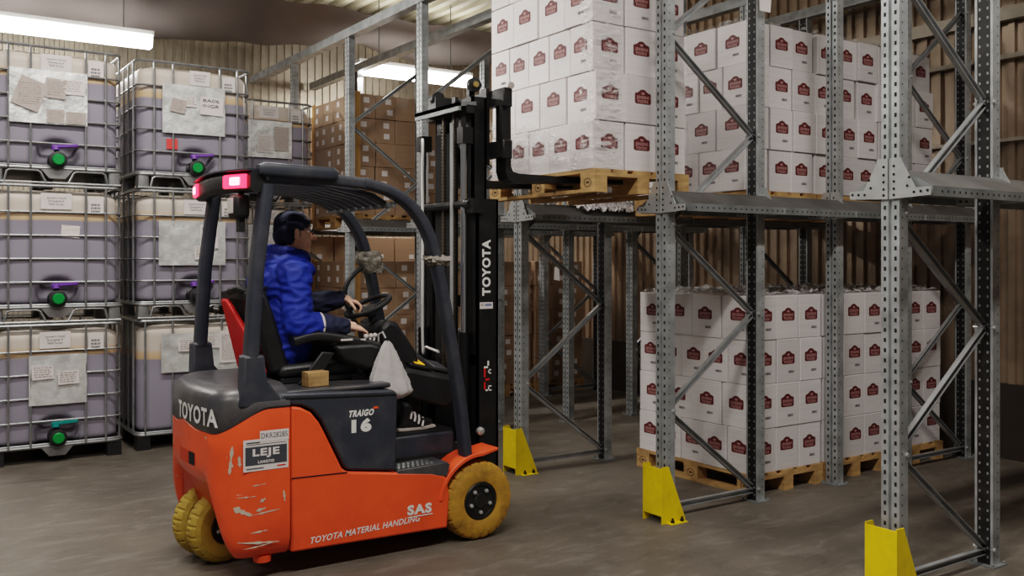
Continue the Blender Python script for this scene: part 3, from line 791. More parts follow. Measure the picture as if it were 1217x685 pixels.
container(1.205, 8.43, 0, .86, 'bottom caged liquid container of the leftmost stack, teal valve lever, black plastic feet', lever=TEAL, plastic=True, placard=(-.21,.22,.47,.875,FOIL2),
          docs=[(-.19,-.03,.68,.79,dict(seed=3, rot=.05)), (.0,.16,.63,.74,dict(seed=5, rot=.04))], lab=(-.13,.10,.925,1.06))
container(2.335, 8.5, 2*H, .80, 'top caged liquid container of the second stack with handwritten note and red sticker', placard=(-.29,.255,.50,.93,FOIL2),
          docs=[(-.22,-.09,.68,.80,dict(m=PAPERG, rot=-.15, seed=3)), (.03,.235,.68,.84,dict(big=('BA06', 'INGR'), rot=-.03, seed=5)), (-.09,.0,.74,.83,dict(seed=4))], sticker=(-.25,-.155,.36,.45), lab=(-.05,.13,.94,1.07))
container(2.335, 8.5, H, .86, 'middle caged liquid container of the second stack behind the lit rear lamps', cap=BLACKP, placard=(-.32,.26,.47,.86,FOIL2),
          docs=[(.03,.19,.62,.83,dict(big=('BA06', 'INGR'), seed=5)), (-.02,.14,.52,.64,dict(seed=4))], lab=(-.10,.12,.92,1.05))
container(2.335, 8.5, 0, .78, 'bottom liquid container of the second stack with upright bars and wide grey placard', plastic=True, bars=False, placard=(-.30,.42,.66,1.0,FOIL2),
          docs=[(-.16,.02,.84,.95,dict(seed=3)), (.0,.2,.86,.98,dict(seed=6)), (.2,.41,.72,1.01,dict(seed=8))], lab=None, bar=None)
for k, lb in ((2, 'top liquid container of the third stack, half hidden behind the second'), (1, 'middle liquid container of the third stack, mostly hidden behind the second'), (0, 'bottom liquid container of the third stack behind the driver')):
    container(3.53, 9.95, k*H, .86, lb, placard=(-.25,.24,.5,.9,FOIL), docs=[(-.15,.02,.55,.75,dict(seed=3)), (.04,.2,.58,.84,dict(m=PAPERG, seed=4))], lab=(-.12,.10,.93,1.06))

# ------------------------------------------------------------------ fluorescent fixtures and the hanging tarpaulin
for x0, x1, lb in ((-.9, 2.5, 'long bright fluorescent fixture above the liquid containers'), (4.95, 6.6, 'bright fluorescent fixture above the brown loads')):
    t = thing('fluorescent_fixture', lb, 'light', ((x0+x1)/2, 10.8, 4.0), 'fluorescent fixtures')
    t.location.z += .05; org = Vector((t.location.x, 10.8, 4.0))
    mb = MB(); mb.box(x0, x1, 10.72, 10.88, 4.06, 4.11); put('housing', mb.mesh('housing', [WHITE], org), t)
    mb = MB(); mb.tube([(x0+.02,10.8,4.0),(x1-.02,10.8,4.0)], 1, 12, flat=(.10,.075)); put('diffuser', mb.mesh('diffuser', [TUBE], org), t)
    mb = MB()
    for x in (x0+.3, x1-.3): mb.tube([(x,10.8,4.1),(x,10.8,5.0)], .006, 6)
    put('suspension_wire', mb.mesh('suspension_wire', [GALV_D], org), t)
rr = random.Random(2); mb = MB(); vs = []; fs = []; nu, nv = 90, 14
for i in range(nu+1):
    for j in range(nv+1):
        u, v = i/nu, j/nv; X = -4 + 11.6*u; Y = 10.62 + 1.65*v
        zn = 4.70; s1 = math.sin(math.pi*min(1, max(0, (X+4)/9.4))); s2 = abs(math.sin(math.pi*max(0, X-5.4)/2.3))
        zf = 4.78 - .48*s1 - .16*s2
        z = zn*(1-v) + zf*v - .22*math.sin(math.pi*v) + .02*math.sin(X*3.1+v*5) + .012*math.sin(X*7.3 - v*9)
        vs.append((X, Y, z))
for i in range(nu):
    for j in range(nv): fs.append((i*(nv+1)+j, (i+1)*(nv+1)+j, (i+1)*(nv+1)+j+1, i*(nv+1)+j+1))
mb.add(vs, fs); tag(put('tarpaulin', mb.mesh('tarpaulin', [TARP], angle=80)), 'grey tarpaulin sagging under the roof above the bright light fixtures', 'tarpaulin')

# ------------------------------------------------------------------ forklift
FK = thing('forklift', 'orange and slate electric forklift with yellow tyres lifting a white carton load', 'forklift', (2.2, 5.17, 0))
ORG = FK.location.copy(); YN, YF_, YC = 4.66, 5.68, 5.17
def part(name, mb, mats, parent=None, bevel=0, label=None, smooth=True, angle=32):
    o = put(name, mb.mesh(name, mats, ORG, smooth, angle), parent or FK, None, None, bevel)
    if label: o['label'] = label
    return o
# counterweight: plan outline around the rear
def outline(n_side=8, n_arc=10, n_rear=16, r=.20, xr=1.385):
    pts = []
    for i in range(n_side): pts.append((1.76-(1.76-xr-r)*i/n_side, YN))
    for i in range(n_arc): a = R(90)*i/n_arc; pts.append((xr+r-r*math.sin(a), YN+r-r*math.cos(a)))
    for i in range(n_rear+1):
        t = i/n_rear; pts.append((xr-.03*math.sin(math.pi*t), YN+r+(YF_-YN-2*r)*t))
    h = [(x, 2*YC-y) for x, y in pts[:n_side+n_arc]][::-1]
    return pts + h
OL = outline(); NO = len(OL); cum = [0]
for i in range(1, NO): cum.append(cum[-1] + math.hypot(OL[i][0]-OL[i-1][0], OL[i][1]-OL[i-1][1]))
def ol_at(s):
    for i in range(1, NO):
        if cum[i] >= s or i == NO-1:
            t = (s-cum[i-1])/(cum[i]-cum[i-1]); a, b_ = OL[i-1], OL[i]; tx, ty = b_[0]-a[0], b_[1]-a[1]; L = math.hypot(tx, ty)
            return (a[0]+tx*t, a[1]+ty*t), (-ty/L, tx/L)
def nrm(i):
    a = OL[max(i-1,0)]; c = OL[min(i+1,NO-1)]; tx, ty = c[0]-a[0], c[1]-a[1]; L = math.hypot(tx, ty); return (ty/L, -tx/L)   # inward normal flipped below
def sstep(a, b_, x): t = min(1, max(0, (x-a)/(b_-a))); return t*t*(3-2*t)
def edge_dist(i): return min(cum[i], cum[-1]-cum[i])
def zbot(i): d = edge_dist(i); return .125 + .35*sstep(.29, .52, d)
def zmid(i): d = edge_dist(i); return .885 - .125*sstep(.10, .42, d) + .04*sstep(.55, .9, d)
def loft(levels, mi_of=None):
    """levels: list of functions i -> (inset, z)"""
    mb = MB(); vs = []; fs = []
    for lv in levels:
        for i in range(NO):
            ins, z = lv(i); nx, ny = nrm(i); vs.append((OL[i][0]+nx*ins, OL[i][1]+ny*ins, z))
    k = len(levels)
    for a in range(k-1):
        for i in range(NO-1): fs.append((a*NO+i, (a+1)*NO+i, (a+1)*NO+i+1, a*NO+i+1))
    fs.append(tuple((k-1)*NO+i for i in range(NO))[::-1]); fs.append(tuple(range(NO)))
    mb.add(vs, fs); return mb
lv = [lambda i: (.05, zbot(i)), lambda i: (.018, zbot(i)+.03), lambda i: (0, zbot(i)+.09)]
for t in (.25,.5,.75,.97): lv.append(lambda i, t=t: (0, zbot(i)+.09+(zmid(i)-zbot(i)-.09)*t))
lv.append(lambda i: (.006, zmid(i)))
cwb = loft(lv)
CW = part('counterweight', cwb, [ORANGE_C], angle=40)
mb = MB(); 
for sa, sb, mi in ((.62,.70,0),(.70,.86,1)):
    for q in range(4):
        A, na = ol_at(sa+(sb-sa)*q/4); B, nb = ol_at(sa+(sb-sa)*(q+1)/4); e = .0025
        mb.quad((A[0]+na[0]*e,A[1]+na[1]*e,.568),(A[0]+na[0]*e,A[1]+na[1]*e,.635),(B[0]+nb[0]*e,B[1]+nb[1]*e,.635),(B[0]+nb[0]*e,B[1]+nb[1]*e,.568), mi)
part('tow_slot', mb, [DARK, mat('orange_shade', srgb(196,60,28), .5)], CW)  # flat quads with the recess shade put into their dark and orange colours
mb = MB(); mb.box(1.66,1.76,4.75,5.6,.15,.46); part('rear_shade_box', mb, [DARK])  # dark box added to put shade inside the rear wheel cutout
mb = MB(); mb.lathe([(0,.05),(.035,.045)], (1.64,4.74,.125), (0,0,-1), 14); part('jacking_pad', mb, [ORANGE], CW)
lv = [lambda i: (.004, zmid(i)-.002), lambda i: (-.004, zmid(i)+.01), lambda i: (0, zmid(i)+(.925-zmid(i))*.6), lambda i: (.006, .925), lambda i: (.022, .955), lambda i: (.055, .98), lambda i: (.11, .995), lambda i: (.16, 1.0)]
RC = part('rear_cover', loft(lv), [SLATE_G], angle=45)
mb = MB()
def put_text_rear(txt, s_start, width, zb, hgt):
    vs, fs, w = text_geo(txt, .03); out = []
    for (x, y) in vs:
        s = s_start - x*width/w; i0 = 0
        (px, py), n = ol_at(s)
        nx, ny = n
        out.append((px+nx*.007, py+ny*.007, zb + y*hgt))
    mb.add(out, fs)
put_text_rear('TOYOTA', .87, .50, .800, .088); part('lettering', mb, [WHITE], RC, smooth=False)
# sticker on the near side: number plate and LEJE panel
ys = YN - .002
def side_quad(mb, x0, x1, z0, z1, mi, off=0): y = ys - off; mb.quad((x0,y,z0),(x1,y,z0),(x1,y,z1),(x0,y,z1), mi)
S = Vector((0, 0, 0)); XD, ZD = (1,0,.0), (0,0,1)
mb = MB(); side_quad(mb, 1.515, 1.750, .575, .735, 0); side_quad(mb, 1.60, 1.752, .72, .775, 0, .001)
side_quad(mb, 1.525, 1.742, .605, .698, 1, .001)
mb.text('DKR28285', (1.607, ys-.002, .737), XD, ZD, .026, 1, width=.138, bold=.0)
mb.text('LEJE', (1.632, ys-.003, .652), XD, ZD, .036, 0, width=.14, bold=.04, center=True)
mb.text('LANGTID', (1.632, ys-.003, .613), XD, ZD, .014, 0, width=.085, bold=.04, center=True)
mb.box(1.53,1.74,ys-.0015,ys-.001,.708,.7105,1); mb.box(1.53,1.60,ys-.0015,ys-.001,.716,.722,1); mb.box(1.53,1.62,ys-.0015,ys-.001,.586,.591,1); mb.box(1.69,1.735,ys-.0015,ys-.001,.588,.594,2)
part('rental_sticker', mb, [PAPER, mat('sticker_charcoal', srgb(66,68,76), .5), RED], CW, smooth=False, label='white rental sticker with a charcoal panel')
rs = random.Random(12)
def stroke(s0_, z0_, s1_, z1_, w_, n=9):
    mb = MB(); up = []; dn_ = []
    for k in range(n):
        t = k/(n-1); (x, y), nn = ol_at(max(.002, s0_+(s1_-s0_)*t)); z = z0_+(z1_-z0_)*t; q = w_*(.25+rs.random())*(.35+math.sin(math.pi*t))*.5
        L = math.hypot(s1_-s0_, z1_-z0_); ds, dz = -(z1_-z0_)/L, (s1_-s0_)/L
        for lst, sg in ((up,1),(dn_,-1)):
            (xx, yy), n2 = ol_at(max(.002, s0_+(s1_-s0_)*t + ds*q*sg)); lst.append((xx+n2[0]*.002, yy+n2[1]*.002, z+dz*q*sg))
    for k in range(n-1): mb.quad(dn_[k], dn_[k+1], up[k+1], up[k])
    part('paint_chip', mb, [mat('bare_chip', srgb(196,182,164), .6)], CW, smooth=False)
for a in ((.295,.705,.31,.565,.022),(.262,.655,.258,.60,.018),(.275,.445,.18,.447,.006),(.29,.395,.20,.352,.03),(.205,.352,.055,.366,.008),(.18,.372,.13,.382,.012),(.21,.262,.12,.268,.008),(.27,.22,.06,.20,.012),(.24,.185,.09,.20,.008),(.035,.46,.028,.40,.01),(.20,.50,.13,.505,.006),(.31,.62,.29,.60,.012),(.16,.415,.13,.43,.014)): stroke(*a)
# body side
side = [(1.768,.128),(2.70,.108),(2.715,.30),(2.69,.405),(2.60,.435),(2.38,.465),(2.08,.508),(2.05,.53),(1.95,.735),(1.92,.79),(1.875,.845),(1.82,.875),(1.768,.885)]
mb = MB(); mb.prism(side, (0,YN+.002,0), (1,0,0), (0,0,1), (0,YF_-YN-.004,0)); BODY = part('body_panel', mb, [ORANGE], bevel=.012)
mb = MB()
for (xa,za,xb,zb_) in ((1.77,.512,2.08,.505),): mb.beam((xa,YN+.001,za),(xb,YN+.001,zb_),.003,.006)
part('panel_seam', mb, [DARK], BODY)
yb = YN - .0005
mb = MB(); dx = Vector((.66, 0, .021)).normalized()
mb.text('TOYOTA MATERIAL HANDLING', (1.865, yb, .157), dx, (0,0,1), .033, 0, width=.65, bold=.02, shear=.25)
mb.text('SAS', (2.44, yb, .222), (1,0,-.02), (0,0,1), .052, 0, width=.155, bold=.05); mb.box(2.44,2.60,yb-.001,yb,.204,.209)
part('lettering', mb, [WHITE], BODY, smooth=False)
# battery hood with slate side panel
hood = [(1.772,.89),(1.825,.885),(1.885,.855),(1.935,.80),(2.06,.545),(2.085,.515),(2.375,.475),(2.385,.90),(2.36,.925),(1.72,.955),(1.70,.90)]
mb = MB(); mb.prism(hood, (0,YN+.006,0), (1,0,0), (0,0,1), (0,YF_-YN-.012,0)); HOOD = part('battery_hood', mb, [SLATE], bevel=.012)
mb = MB(); mb.beam((1.74,YN+.003,.928),(2.37,YN+.003,.90),.004,.006); part('panel_seam', mb, [DARK], HOOD)
yh = YN + .0035
mb = MB(); mb.text('TRAIGO', (2.085, yh, .800), (1,0,0), (0,0,1), .034, 0, width=.148, bold=.05, shear=.25); mb.text('16', (2.105, yh, .718), (1,0,0), (0,0,1), .068, 0, width=.118, bold=.07)
mb.box(2.235,2.262,yh-.001,yh,.832,.844,1)
part('lettering', mb, [WHITE, ORANGE], HOOD, smooth=False)
mb = MB(); mb.box(1.70,2.36,YN+.04,YF_-.04,.935,.962); part('hood_top', mb, [SLATE_G], HOOD, bevel=.01)
# step and floor
mb = MB(); mb.prism([(2.375,.45),(2.70,.40),(2.72,.47),(2.70,.485),(2.385,.478)], (0,YN+.004,0), (1,0,0), (0,0,1), (0,.24,0)); ST = part('step', mb, [SLATE_G], bevel=.006)
mb = MB()
for i in range(9):
    for j in range(4):
        x = 2.41 + .03*i + (.015 if j % 2 else 0); mb.lathe([(0,.013),(.004,.010)], (x, YN+.045+.03*j, .478+.002*(x-2.4)/.3), (0,0,1), 6)
part('tread_pattern', mb, [GALV_D], ST)
mb = MB(); mb.prism([(2.38,.47),(2.86,.47),(2.86,.62),(2.385,.62)], (0,YN+.20,0), (1,0,0), (0,0,1), (0,YF_-YN-.22,0)); part('floor_board', mb, [SLATE], bevel=.012)
mb = MB(); mb.box(2.40,2.86,YN+.22,YF_-.05,.62,.632); part('floor_mat', mb, [BLACKP])
mb = MB(); mb.box(2.40,3.00,4.84,YF_-.15,.15,.5); part('front_chassis', mb, [DARK])
# front wheels
def wheel(x, y, r, w, name, tm, hubr, yaw=0, lugs=22):
    t = MB(); ax = Vector((math.sin(yaw), -math.cos(yaw), 0)); o = Vector((x, y, r)) - ax*w/2
    prof = [(.02,hubr),(.0,hubr+.02),(0,r*.80),(.012,r*.93),(.03,r*.985),(w*.38,r),(w*.62,r),(w-.03,r*.985),(w-.012,r*.93),(w,r*.80),(w,hubr+.02),(w-.006,hubr+.004),(w-.05,hubr)]
    n = lugs*6
    def bump(i, j, rr):
        if 3 <= i <= 5: return rr - (.008 if (j % 6) == 0 else 0)
        if 6 <= i <= 8: return rr - (.008 if ((j+3) % 6) == 0 else 0)
        return rr
    t.lathe(prof, o, ax, n, 0, True, bump)
    tw = part(name, t, [tm], angle=25)
    h = MB(); h.lathe([(w*.5,hubr+.004),(w-.012,hubr+.004),(w-.002,hubr-.004),(w-.006,hubr-.018),(w-.012,hubr-.02),(w-.012,.045),(w-.004,.04),(w-.004,.001)], o, ax, 32)
    hb = part('wheel_hub', h, [BLACK], tw)
    bo = MB(); sd = Vector((math.cos(yaw), math.sin(yaw), 0))
    for k in range(5):
        a = R(-90+72*k); c = o + ax*(w-.012) + sd*math.cos(a)*hubr*.62 + Vector((0,0,1))*math.sin(a)*hubr*.62; bo.lathe([(0,.012),(.012,.012),(.014,.007),(.02,.006)], c, ax, 6)
    part('wheel_nut', bo, [GALV_B], hb)
    return tw
wheel(2.925, YN+.075, .230, .155, 'front_wheel', TYRE, .108)
wheel(2.925, YF_-.075, .230, .155, 'front_wheel', TYRE, .108)
wheel(1.555, 5.13, .198, .12, 'rear_wheel', TYRE2, .09, R(11), 20)
wheel(1.525, 5.30, .198, .12, 'rear_wheel', TYRE2, .09, R(11), 20)
for y0, sgn in ((YN-.004, 1), (YF_+.004, -1)):
    mb = MB(); pi = []; po = []
    for k in range(14):
        a = R(172 - 84*k/13); pi.append((2.925+math.cos(a)*.262, .230+math.sin(a)*.262)); po.append((2.925+math.cos(a)*.285, .230+math.sin(a)*.285))
    pi.append((3.04, .515)); po.append((3.045, .532))
    mb.prism(pi + po[::-1], (0,y0,0), (1,0,0), (0,0,1), (0,sgn*.19,0)); part('fender', mb, [ORANGE], bevel=.004)
# overhead guard
def slate_tube(name, path, a, bb, up=(0,1,0), mats=None, parent=None):
    mb = MB(); mb.tube(path, 1, 16, flat=(a, bb), up=up); return part(name, mb, mats or [SLATE], parent, angle=50)
def smooth_path(P, n=5):
    P = [Vector(p) for p in P]; out = []
    for i in range(len(P)-1):
        p0 = P[max(i-1,0)]; p1 = P[i]; p2 = P[i+1]; p3 = P[min(i+2,len(P)-1)]
        for k in range(n):
            t = k/n; out.append(.5*((2*p1) + (p2-p0)*t + (2*p0-5*p1+4*p2-p3)*t*t + (3*p1-p0-3*p2+p3)*t**3))
    out.append(P[-1]); return out
yn, yf = YN+.055, YF_-.055
FPZ = [(2.85,.50),(2.815,.78),(2.765,1.08),(2.70,1.42),(2.645,1.66),(2.585,1.82),(2.49,1.945),(2.36,2.025),(2.20,2.065)]
for y in (yn, yf):
    g = slate_tube('front_pillar', smooth_path([(x,y,z) for x, z in FPZ]), .030, .047)
    mb = MB(); mb.tube(smooth_path([(x+.004, y-.031 if y == yn else y+.031, z) for x, z in FPZ[1:7]]), 1, 8, flat=(.004,.016), up=(0,1,0)); part('pillar_groove', mb, [BLACKP], g)
    r = slate_tube('roof_rail', [(2.24,y,2.06),(2.0,y,2.075),(1.66,y,2.085)], .03, .028)
    mb = MB(); mb.tube([(1.655,y+.0,2.03),(1.60,y,1.60),(1.572,y,1.14)], 1, 16, flat=(.034,.05), up=(0,1,0)); rp_ = part('rear_pillar', mb, [SLATE], angle=50)
    mb = MB()
    lo = [(1.51,.80),(1.755,.875)] ; 
    pl = [(1.495,.90),(1.515,.985),(1.52,1.16),(1.63,1.16),(1.645,1.02),(1.70,.955),(1.775,.87),(1.62,.87)]
    yy = y-.05 if y == yn else y-.045
    mb.prism(pl, (0,yy,0), (1,0,0), (0,0,1), (0,.095,0)); part('pillar_foot', mb, [SLATE], rp_, bevel=.014)
mb = MB(); mb.tube([(1.60,YN+.028,2.105),(1.63,YN+.028,2.108),(2.0,YN+.03,2.10),(2.03,YN+.03,2.096)], [.7,1,1,.6], 14, flat=(.045,.036)); part('roof_pad', mb, [SLATE], angle=50)
for k in range(8):
    y = YN + .14 + .105*k
    mb = MB(); mb.prism([(1.66,2.07),(2.1,2.062),(2.30,2.02),(2.385,1.972),(2.38,1.955),(2.28,2.00),(2.08,2.042),(1.66,2.05)], (0,y,0), (1,0,0), (0,0,1), (0,.075,0)); part('roof_slat', mb, [SLATE])
mb = MB(); mb.box(2.375,2.40,yn,yf,1.94,1.968); part('roof_crossbar', mb, [GALV_D])
# rear lamp bar
mb = MB(); pts = []
for k in range(11):
    t = k/10; y = YN+.02 + (YF_-YN-.04)*t; pts.append((1.60-.05*math.sin(math.pi*t), y, 2.045+.012*math.sin(math.pi*t)))
mb.tube(pts, 1, 12, flat=(.045,.055)); LB = part('lamp_bar', mb, [BLACKP], angle=50)
mb = MB(); mb.tube([(p[0]-.012, p[1], p[2]+.058) for p in pts], 1, 8, flat=(.05,.006)); part('lamp_bar_visor', mb, [SLATE], LB)
for y0, y1 in ((YN+.05, YN+.29), (YF_-.16, YF_-.03)):
    mb = MB(); q = []
    for k in range(6):
        t = k/5; y = y0+(y1-y0)*t; tt = (y-YN-.02)/(YF_-YN-.04); q.append((1.55-.05*math.sin(math.pi*tt), y, 2.045+.012*math.sin(math.pi*tt)))
    mb.tube(q, 1, 10, flat=(.012,.036)); part('rear_lamp', mb, [REDLAMP], LB, angle=50, label='lit red rear lamp')
    mb = MB(); mb.tube([(p[0]-.012, p[1], p[2]) for p in q[1:4]], 1, 10, flat=(.006,.02)); part('lamp_core', mb, [REDHOT], LB, angle=50)
# working lamp hung under the bar
mb = MB(); mb.box(1.52,1.60,4.80,4.94,1.86,1.985); WLm = part('work_lamp', mb, [BLACKP], bevel=.02)
mb = MB(); mb.box(1.512,1.522,4.835,4.915,1.885,1.965); part('lamp_lens', mb, [LENS], WLm, bevel=.004)
mb = MB(); mb.box(1.55,1.58,4.83,4.88,1.79,1.87); mb.beam((1.565,4.86,1.98),(1.60,4.86,2.05),.03,.02); part('lamp_bracket', mb, [BLACKP], WLm)
# tape lumps on the front pillars
def lump(c, r, seed, mats, name='tape_wrap', parent=None, sq=(1,1,.7)):
    rr = random.Random(seed); mb = MB(); n, m = 22, 9; vs = []; fs = []
    for i in range(m+1):
        for j in range(n):
            a = 2*math.pi*j/n; t = i/m; q = r*(.82+.36*rr.random())*(1+.25*math.sin(3*t)); vs.append((c[0]+math.cos(a)*q*sq[0]+(t-.5)*-.03, c[1]+math.sin(a)*q*sq[1], c[2]+(t-.5)*2*r*sq[2]+rr.uniform(-.006,.006)))
    for i in range(m):
        for j in range(n): fs.append((i*n+j, i*n+(j+1)%n, (i+1)*n+(j+1)%n, (i+1)*n+j))
    mb.add(vs, fs); return part(name, mb, mats, parent, angle=80)
lump((2.655,yn,1.64), .062, 1, [TAPE], sq=(1,.75,.45)); mb = MB(); mb.beam((2.60,yn-.05,1.642),(2.72,yn-.055,1.655),.012,.024); part('cable_tie', mb, [PAPERG])
lump((2.67,yf,1.63), .070, 2, [TAPE], sq=(1,.8,1.0)); 
# seat
mb = MB(); mb.prism([(1.80,1.0),(2.26,1.0),(2.30,1.04),(2.28,1.09),(1.82,1.07)], (0,4.93,0), (1,0,0), (0,0,1), (0,.5,0)); part('seat_cushion', mb, [BLACKV], bevel=.03)
mb = MB(); mb.prism([(1.76,1.02),(1.88,1.03),(1.80,1.30),(1.74,1.47),(1.67,1.47),(1.69,1.25)], (0,4.95,0), (1,0,0), (0,0,1), (0,.46,0)); part('seat_backrest', mb, [BLACKV], bevel=.025)
mb = MB(); sd_ = Vector((-.105,0,.40)); mb.prism([(4.95,0),(5.38,0),(5.36,1.0),(5.27,1.0),(5.10,.62),(4.95,.12)], (1.715,0,1.02), (0,1,0), sd_, (.03,0,.008)); part('seat_shell', mb, [RED], bevel=.01, label='bright red seat back shell')
mb = MB(); mb.box(1.62,1.74,4.96,5.38,1.43,1.47); mb.tube([(1.66,4.98,1.465),(1.60,5.0,1.49),(1.58,5.1,1.47)], .022, 8); part('seat_top_grip', mb, [BLACKP], bevel=.012)
mb = MB(); mb.box(1.82,2.24,4.95,5.4,.962,1.0); mb.prism([(1.88,.965),(1.99,.965),(2.10,1.13),(2.02,1.14)], (0,4.86,0), (1,0,0), (0,0,1), (0,.02,0)); part('seat_base', mb, [BLACKP], bevel=.008)
mb = MB(); mb.tube(smooth_path([(1.86,4.90,1.20),(2.0,4.90,1.225),(2.2,4.89,1.19),(2.36,4.885,1.15)]), 1, 14, flat=(.05,.028)); AR = part('armrest', mb, [BLACKV], angle=60)
mb = MB(); mb.prism([(2.08,1.17),(2.30,1.18),(2.40,1.15),(2.44,1.08),(2.40,1.03),(2.28,1.02),(2.14,1.08)], (0,4.83,0), (1,0,0), (0,0,1), (0,.14,0)); part('control_console', mb, [BLACKV], AR, bevel=.025)
mb = MB()
for x, y in ((2.27,4.86),(2.31,4.88),(2.345,4.90)): mb.tube([(x,y,1.16),(x+.01,y,1.205)], .007, 6); mb.ball((x+.012,y,1.212), .014, n=8, m=6)
part('control_lever', mb, [PAPER, BLACKP], AR)
mb = MB(); mb.box(2.12,2.19,4.835,4.90,1.195,1.205); mb.box(2.24,2.27,4.84,4.86,1.18,1.20); part('switch_plate', mb, [PAPER], AR)
# steering column, wheel and dash
mb = MB(); mb.prism([(2.44,1.24),(2.50,1.29),(2.56,1.27),(2.68,1.10),(2.72,.98),(2.72,.64),(2.56,.64),(2.50,.95)], (0,5.0,0), (1,0,0), (0,0,1), (0,.36,0)); part('steering_column', mb, [BLACKP], bevel=.025)
sw_c = Vector((2.46,5.21,1.365)); sw_n = Vector((-.42,-.02,.9)).normalized(); sx_ = Vector((0,1,0)).cross(sw_n).normalized(); sy_ = sw_n.cross(sx_)
mb = MB(); mb.tube([sw_c + (sx_*math.cos(R(a)) + sy_*math.sin(R(a)))*.142 for a in range(0,360,12)], .0145, 10, closed=True); SWH = part('steering_wheel', mb, [BLACKP])
mb = MB(); mb.lathe([(-.03,.05),(.01,.05),(.018,.03),(.018,.001)], sw_c - sw_n*.02, sw_n, 20)
for a in (100, 220, 340): d = sx_*math.cos(R(a))+sy_*math.sin(R(a)); mb.beam(sw_c+d*.03-sw_n*.02, sw_c+d*.138, .03, .012, 0, sw_n)
mb.tube([sw_c-sw_n*.05, sw_c-sw_n*.16], .03, 10); part('wheel_spoke', mb, [BLACKP], SWH)
mb = MB(); mb.prism([(2.50,.985),(2.58,1.0),(2.88,.93),(2.90,.90),(2.90,.78),(2.82,.75),(2.56,.84)], (0,4.90,0), (1,0,0), (0,0,1), (0,.62,.16)); DS = part('dashboard', mb, [BLACKP], bevel=.02)
da = Vector((.30,0,-.07)).normalized(); db = Vector((0,.62,.16)).normalized(); dn = da.cross(db)
dc = Vector((2.68,5.03,1.026))
mb = MB(); mb.obox(dc, da*.075, db*.10, dn*.008); part('display_bezel', mb, [BLACK], DS, bevel=.004)
mb = MB(); mb.obox(dc + dn*.009 + da*.01, da*.032, db*.055, dn*.002); part('display', mb, [AMBER], DS)
mb = MB(); mb.obox(dc + da*.15 + dn*.004, da*.05, db*.07, dn*.012); part('dash_button', mb, [SLATE_G], DS, bevel=.006)
mb = MB(); mb.tube(smooth_path([(2.54,5.52,1.20),(2.47,5.56,1.38),(2.49,5.58,1.50),(2.60,5.60,1.60)]), .016, 8); part('grab_handle', mb, [BLACKP])
# mast
def channel(mb, x0, x1, y0, y1, z0, z1, openy, t=.016, mi=0):
    ys_ = (y0, y0+t) if openy > 0 else (y1-t, y1)
    mb.box(x0, x1, ys_[0], ys_[1], z0, z1, mi); mb.box(x0, x0+t, y0, y1, z0, z1, mi); mb.box(x1-t, x1, y0, y1, z0, z1, mi)
mb = MB(); channel(mb, 3.02,3.175,4.86,4.95,.10,2.02,1); channel(mb, 3.02,3.175,5.42,5.51,.10,2.02,-1); mb.box(3.02,3.06,4.86,5.51,.12,.30); mb.box(3.02,3.05,4.88,5.49,1.0,1.06)
OM = part('outer_mast', mb, [BLACK], smooth=False)
mb = MB(); mb.tube([(2.985,5.50,1.985),(2.985,4.88,1.985)], .026, 10); mb.box(2.98,3.05,4.84,4.92,1.93,2.02); part('mast_crossbar', mb, [BLACK], OM)
mb = MB(); mb.text('TOYOTA', (3.115,4.8588,1.425), (0,0,1), (-1,0,0), .058, 0, width=.345, bold=.04); part('lettering', mb, [WHITE], OM, smooth=False)
mb = MB(); y = 4.8588; mb.quad((3.04,y,1.345),(3.135,y,1.345),(3.135,y,1.385),(3.04,y,1.385)); mb.box(3.047,3.07,y-.0008,y-.0004,1.362,1.378,1); mb.box(3.078,3.125,y-.0008,y-.0004,1.362,1.376,2)
part('maker_plate', mb, [PAPER, PAPERG, mat('plate_blue', srgb(120,128,160), .5)], OM, smooth=False)
mb = MB()
for (x,z,w,h,mi) in ((3.07,.925,.012,.055,1),(3.07,.98,.03,.012,0),(3.095,.995,.012,.03,0),(3.10,.945,.022,.008,0),(3.10,.965,.022,.008,0),(3.10,.945,.008,.028,0),(3.08,.905,.03,.012,1),(3.07,.84,.012,.055,1),(3.07,.84,.03,.010,0),(3.10,.84,.025,.008,0),(3.10,.865,.025,.008,0),(3.10,.84,.008,.03,0)):
    mb.quad((x,y,z),(x+w,y,z),(x+w,y,z+h),(x,y,z+h), mi)
part('warning_sticker', mb, [WHITE, RED], OM, smooth=False)
mb = MB(); mb.lathe([(0,.026),(.02,.024),(.026,.012),(.03,.012)], (3.04,4.86,.60), (0,-1,0), 14); part('pivot_bolt', mb, [GALV_B], OM)
mb = MB(); channel(mb, 3.045,3.15,4.955,5.03,.35,2.66,1); channel(mb, 3.045,3.15,5.34,5.415,.35,2.66,-1)
mb.box(2.99,3.05,4.93,5.44,2.55,2.60); mb.box(3.05,3.10,4.96,5.41,1.35,1.42)
IM = part('inner_mast', mb, [BLACK], smooth=False)
mb = MB(); mb.prism([(2.93,2.585),(3.06,2.60),(3.06,2.625),(2.93,2.61)], (0,4.93,0), (1,0,0), (0,0,1), (0,.56,0)); mb.box(2.93,2.95,4.93,5.49,2.56,2.61); part('mast_top_plate', mb, [GALV_D], IM, smooth=False)
mb = MB(); mb.lathe([(0,.046),(.03,.046),(.032,.02),(.034,.02)], (3.07,4.99,2.735), (0,-1,0), 24); mb.lathe([(0,.020),(.012,.018)], (3.07,4.956,2.735), (0,-1,0), 14, 1); mb.box(3.05,3.09,5.0,5.03,2.62,2.75)
part('chain_roller', mb, [BLACK, mat('brass_hub', srgb(188,160,100), .35, .7)], IM)
mb = MB(); mb.lathe([(0,.05),(.03,.05)], (3.02,5.36,2.69), (0,-1,0), 20); mb.box(2.98,3.10,5.30,5.40,2.62,2.70); part('chain_roller', mb, [BLACK], IM)
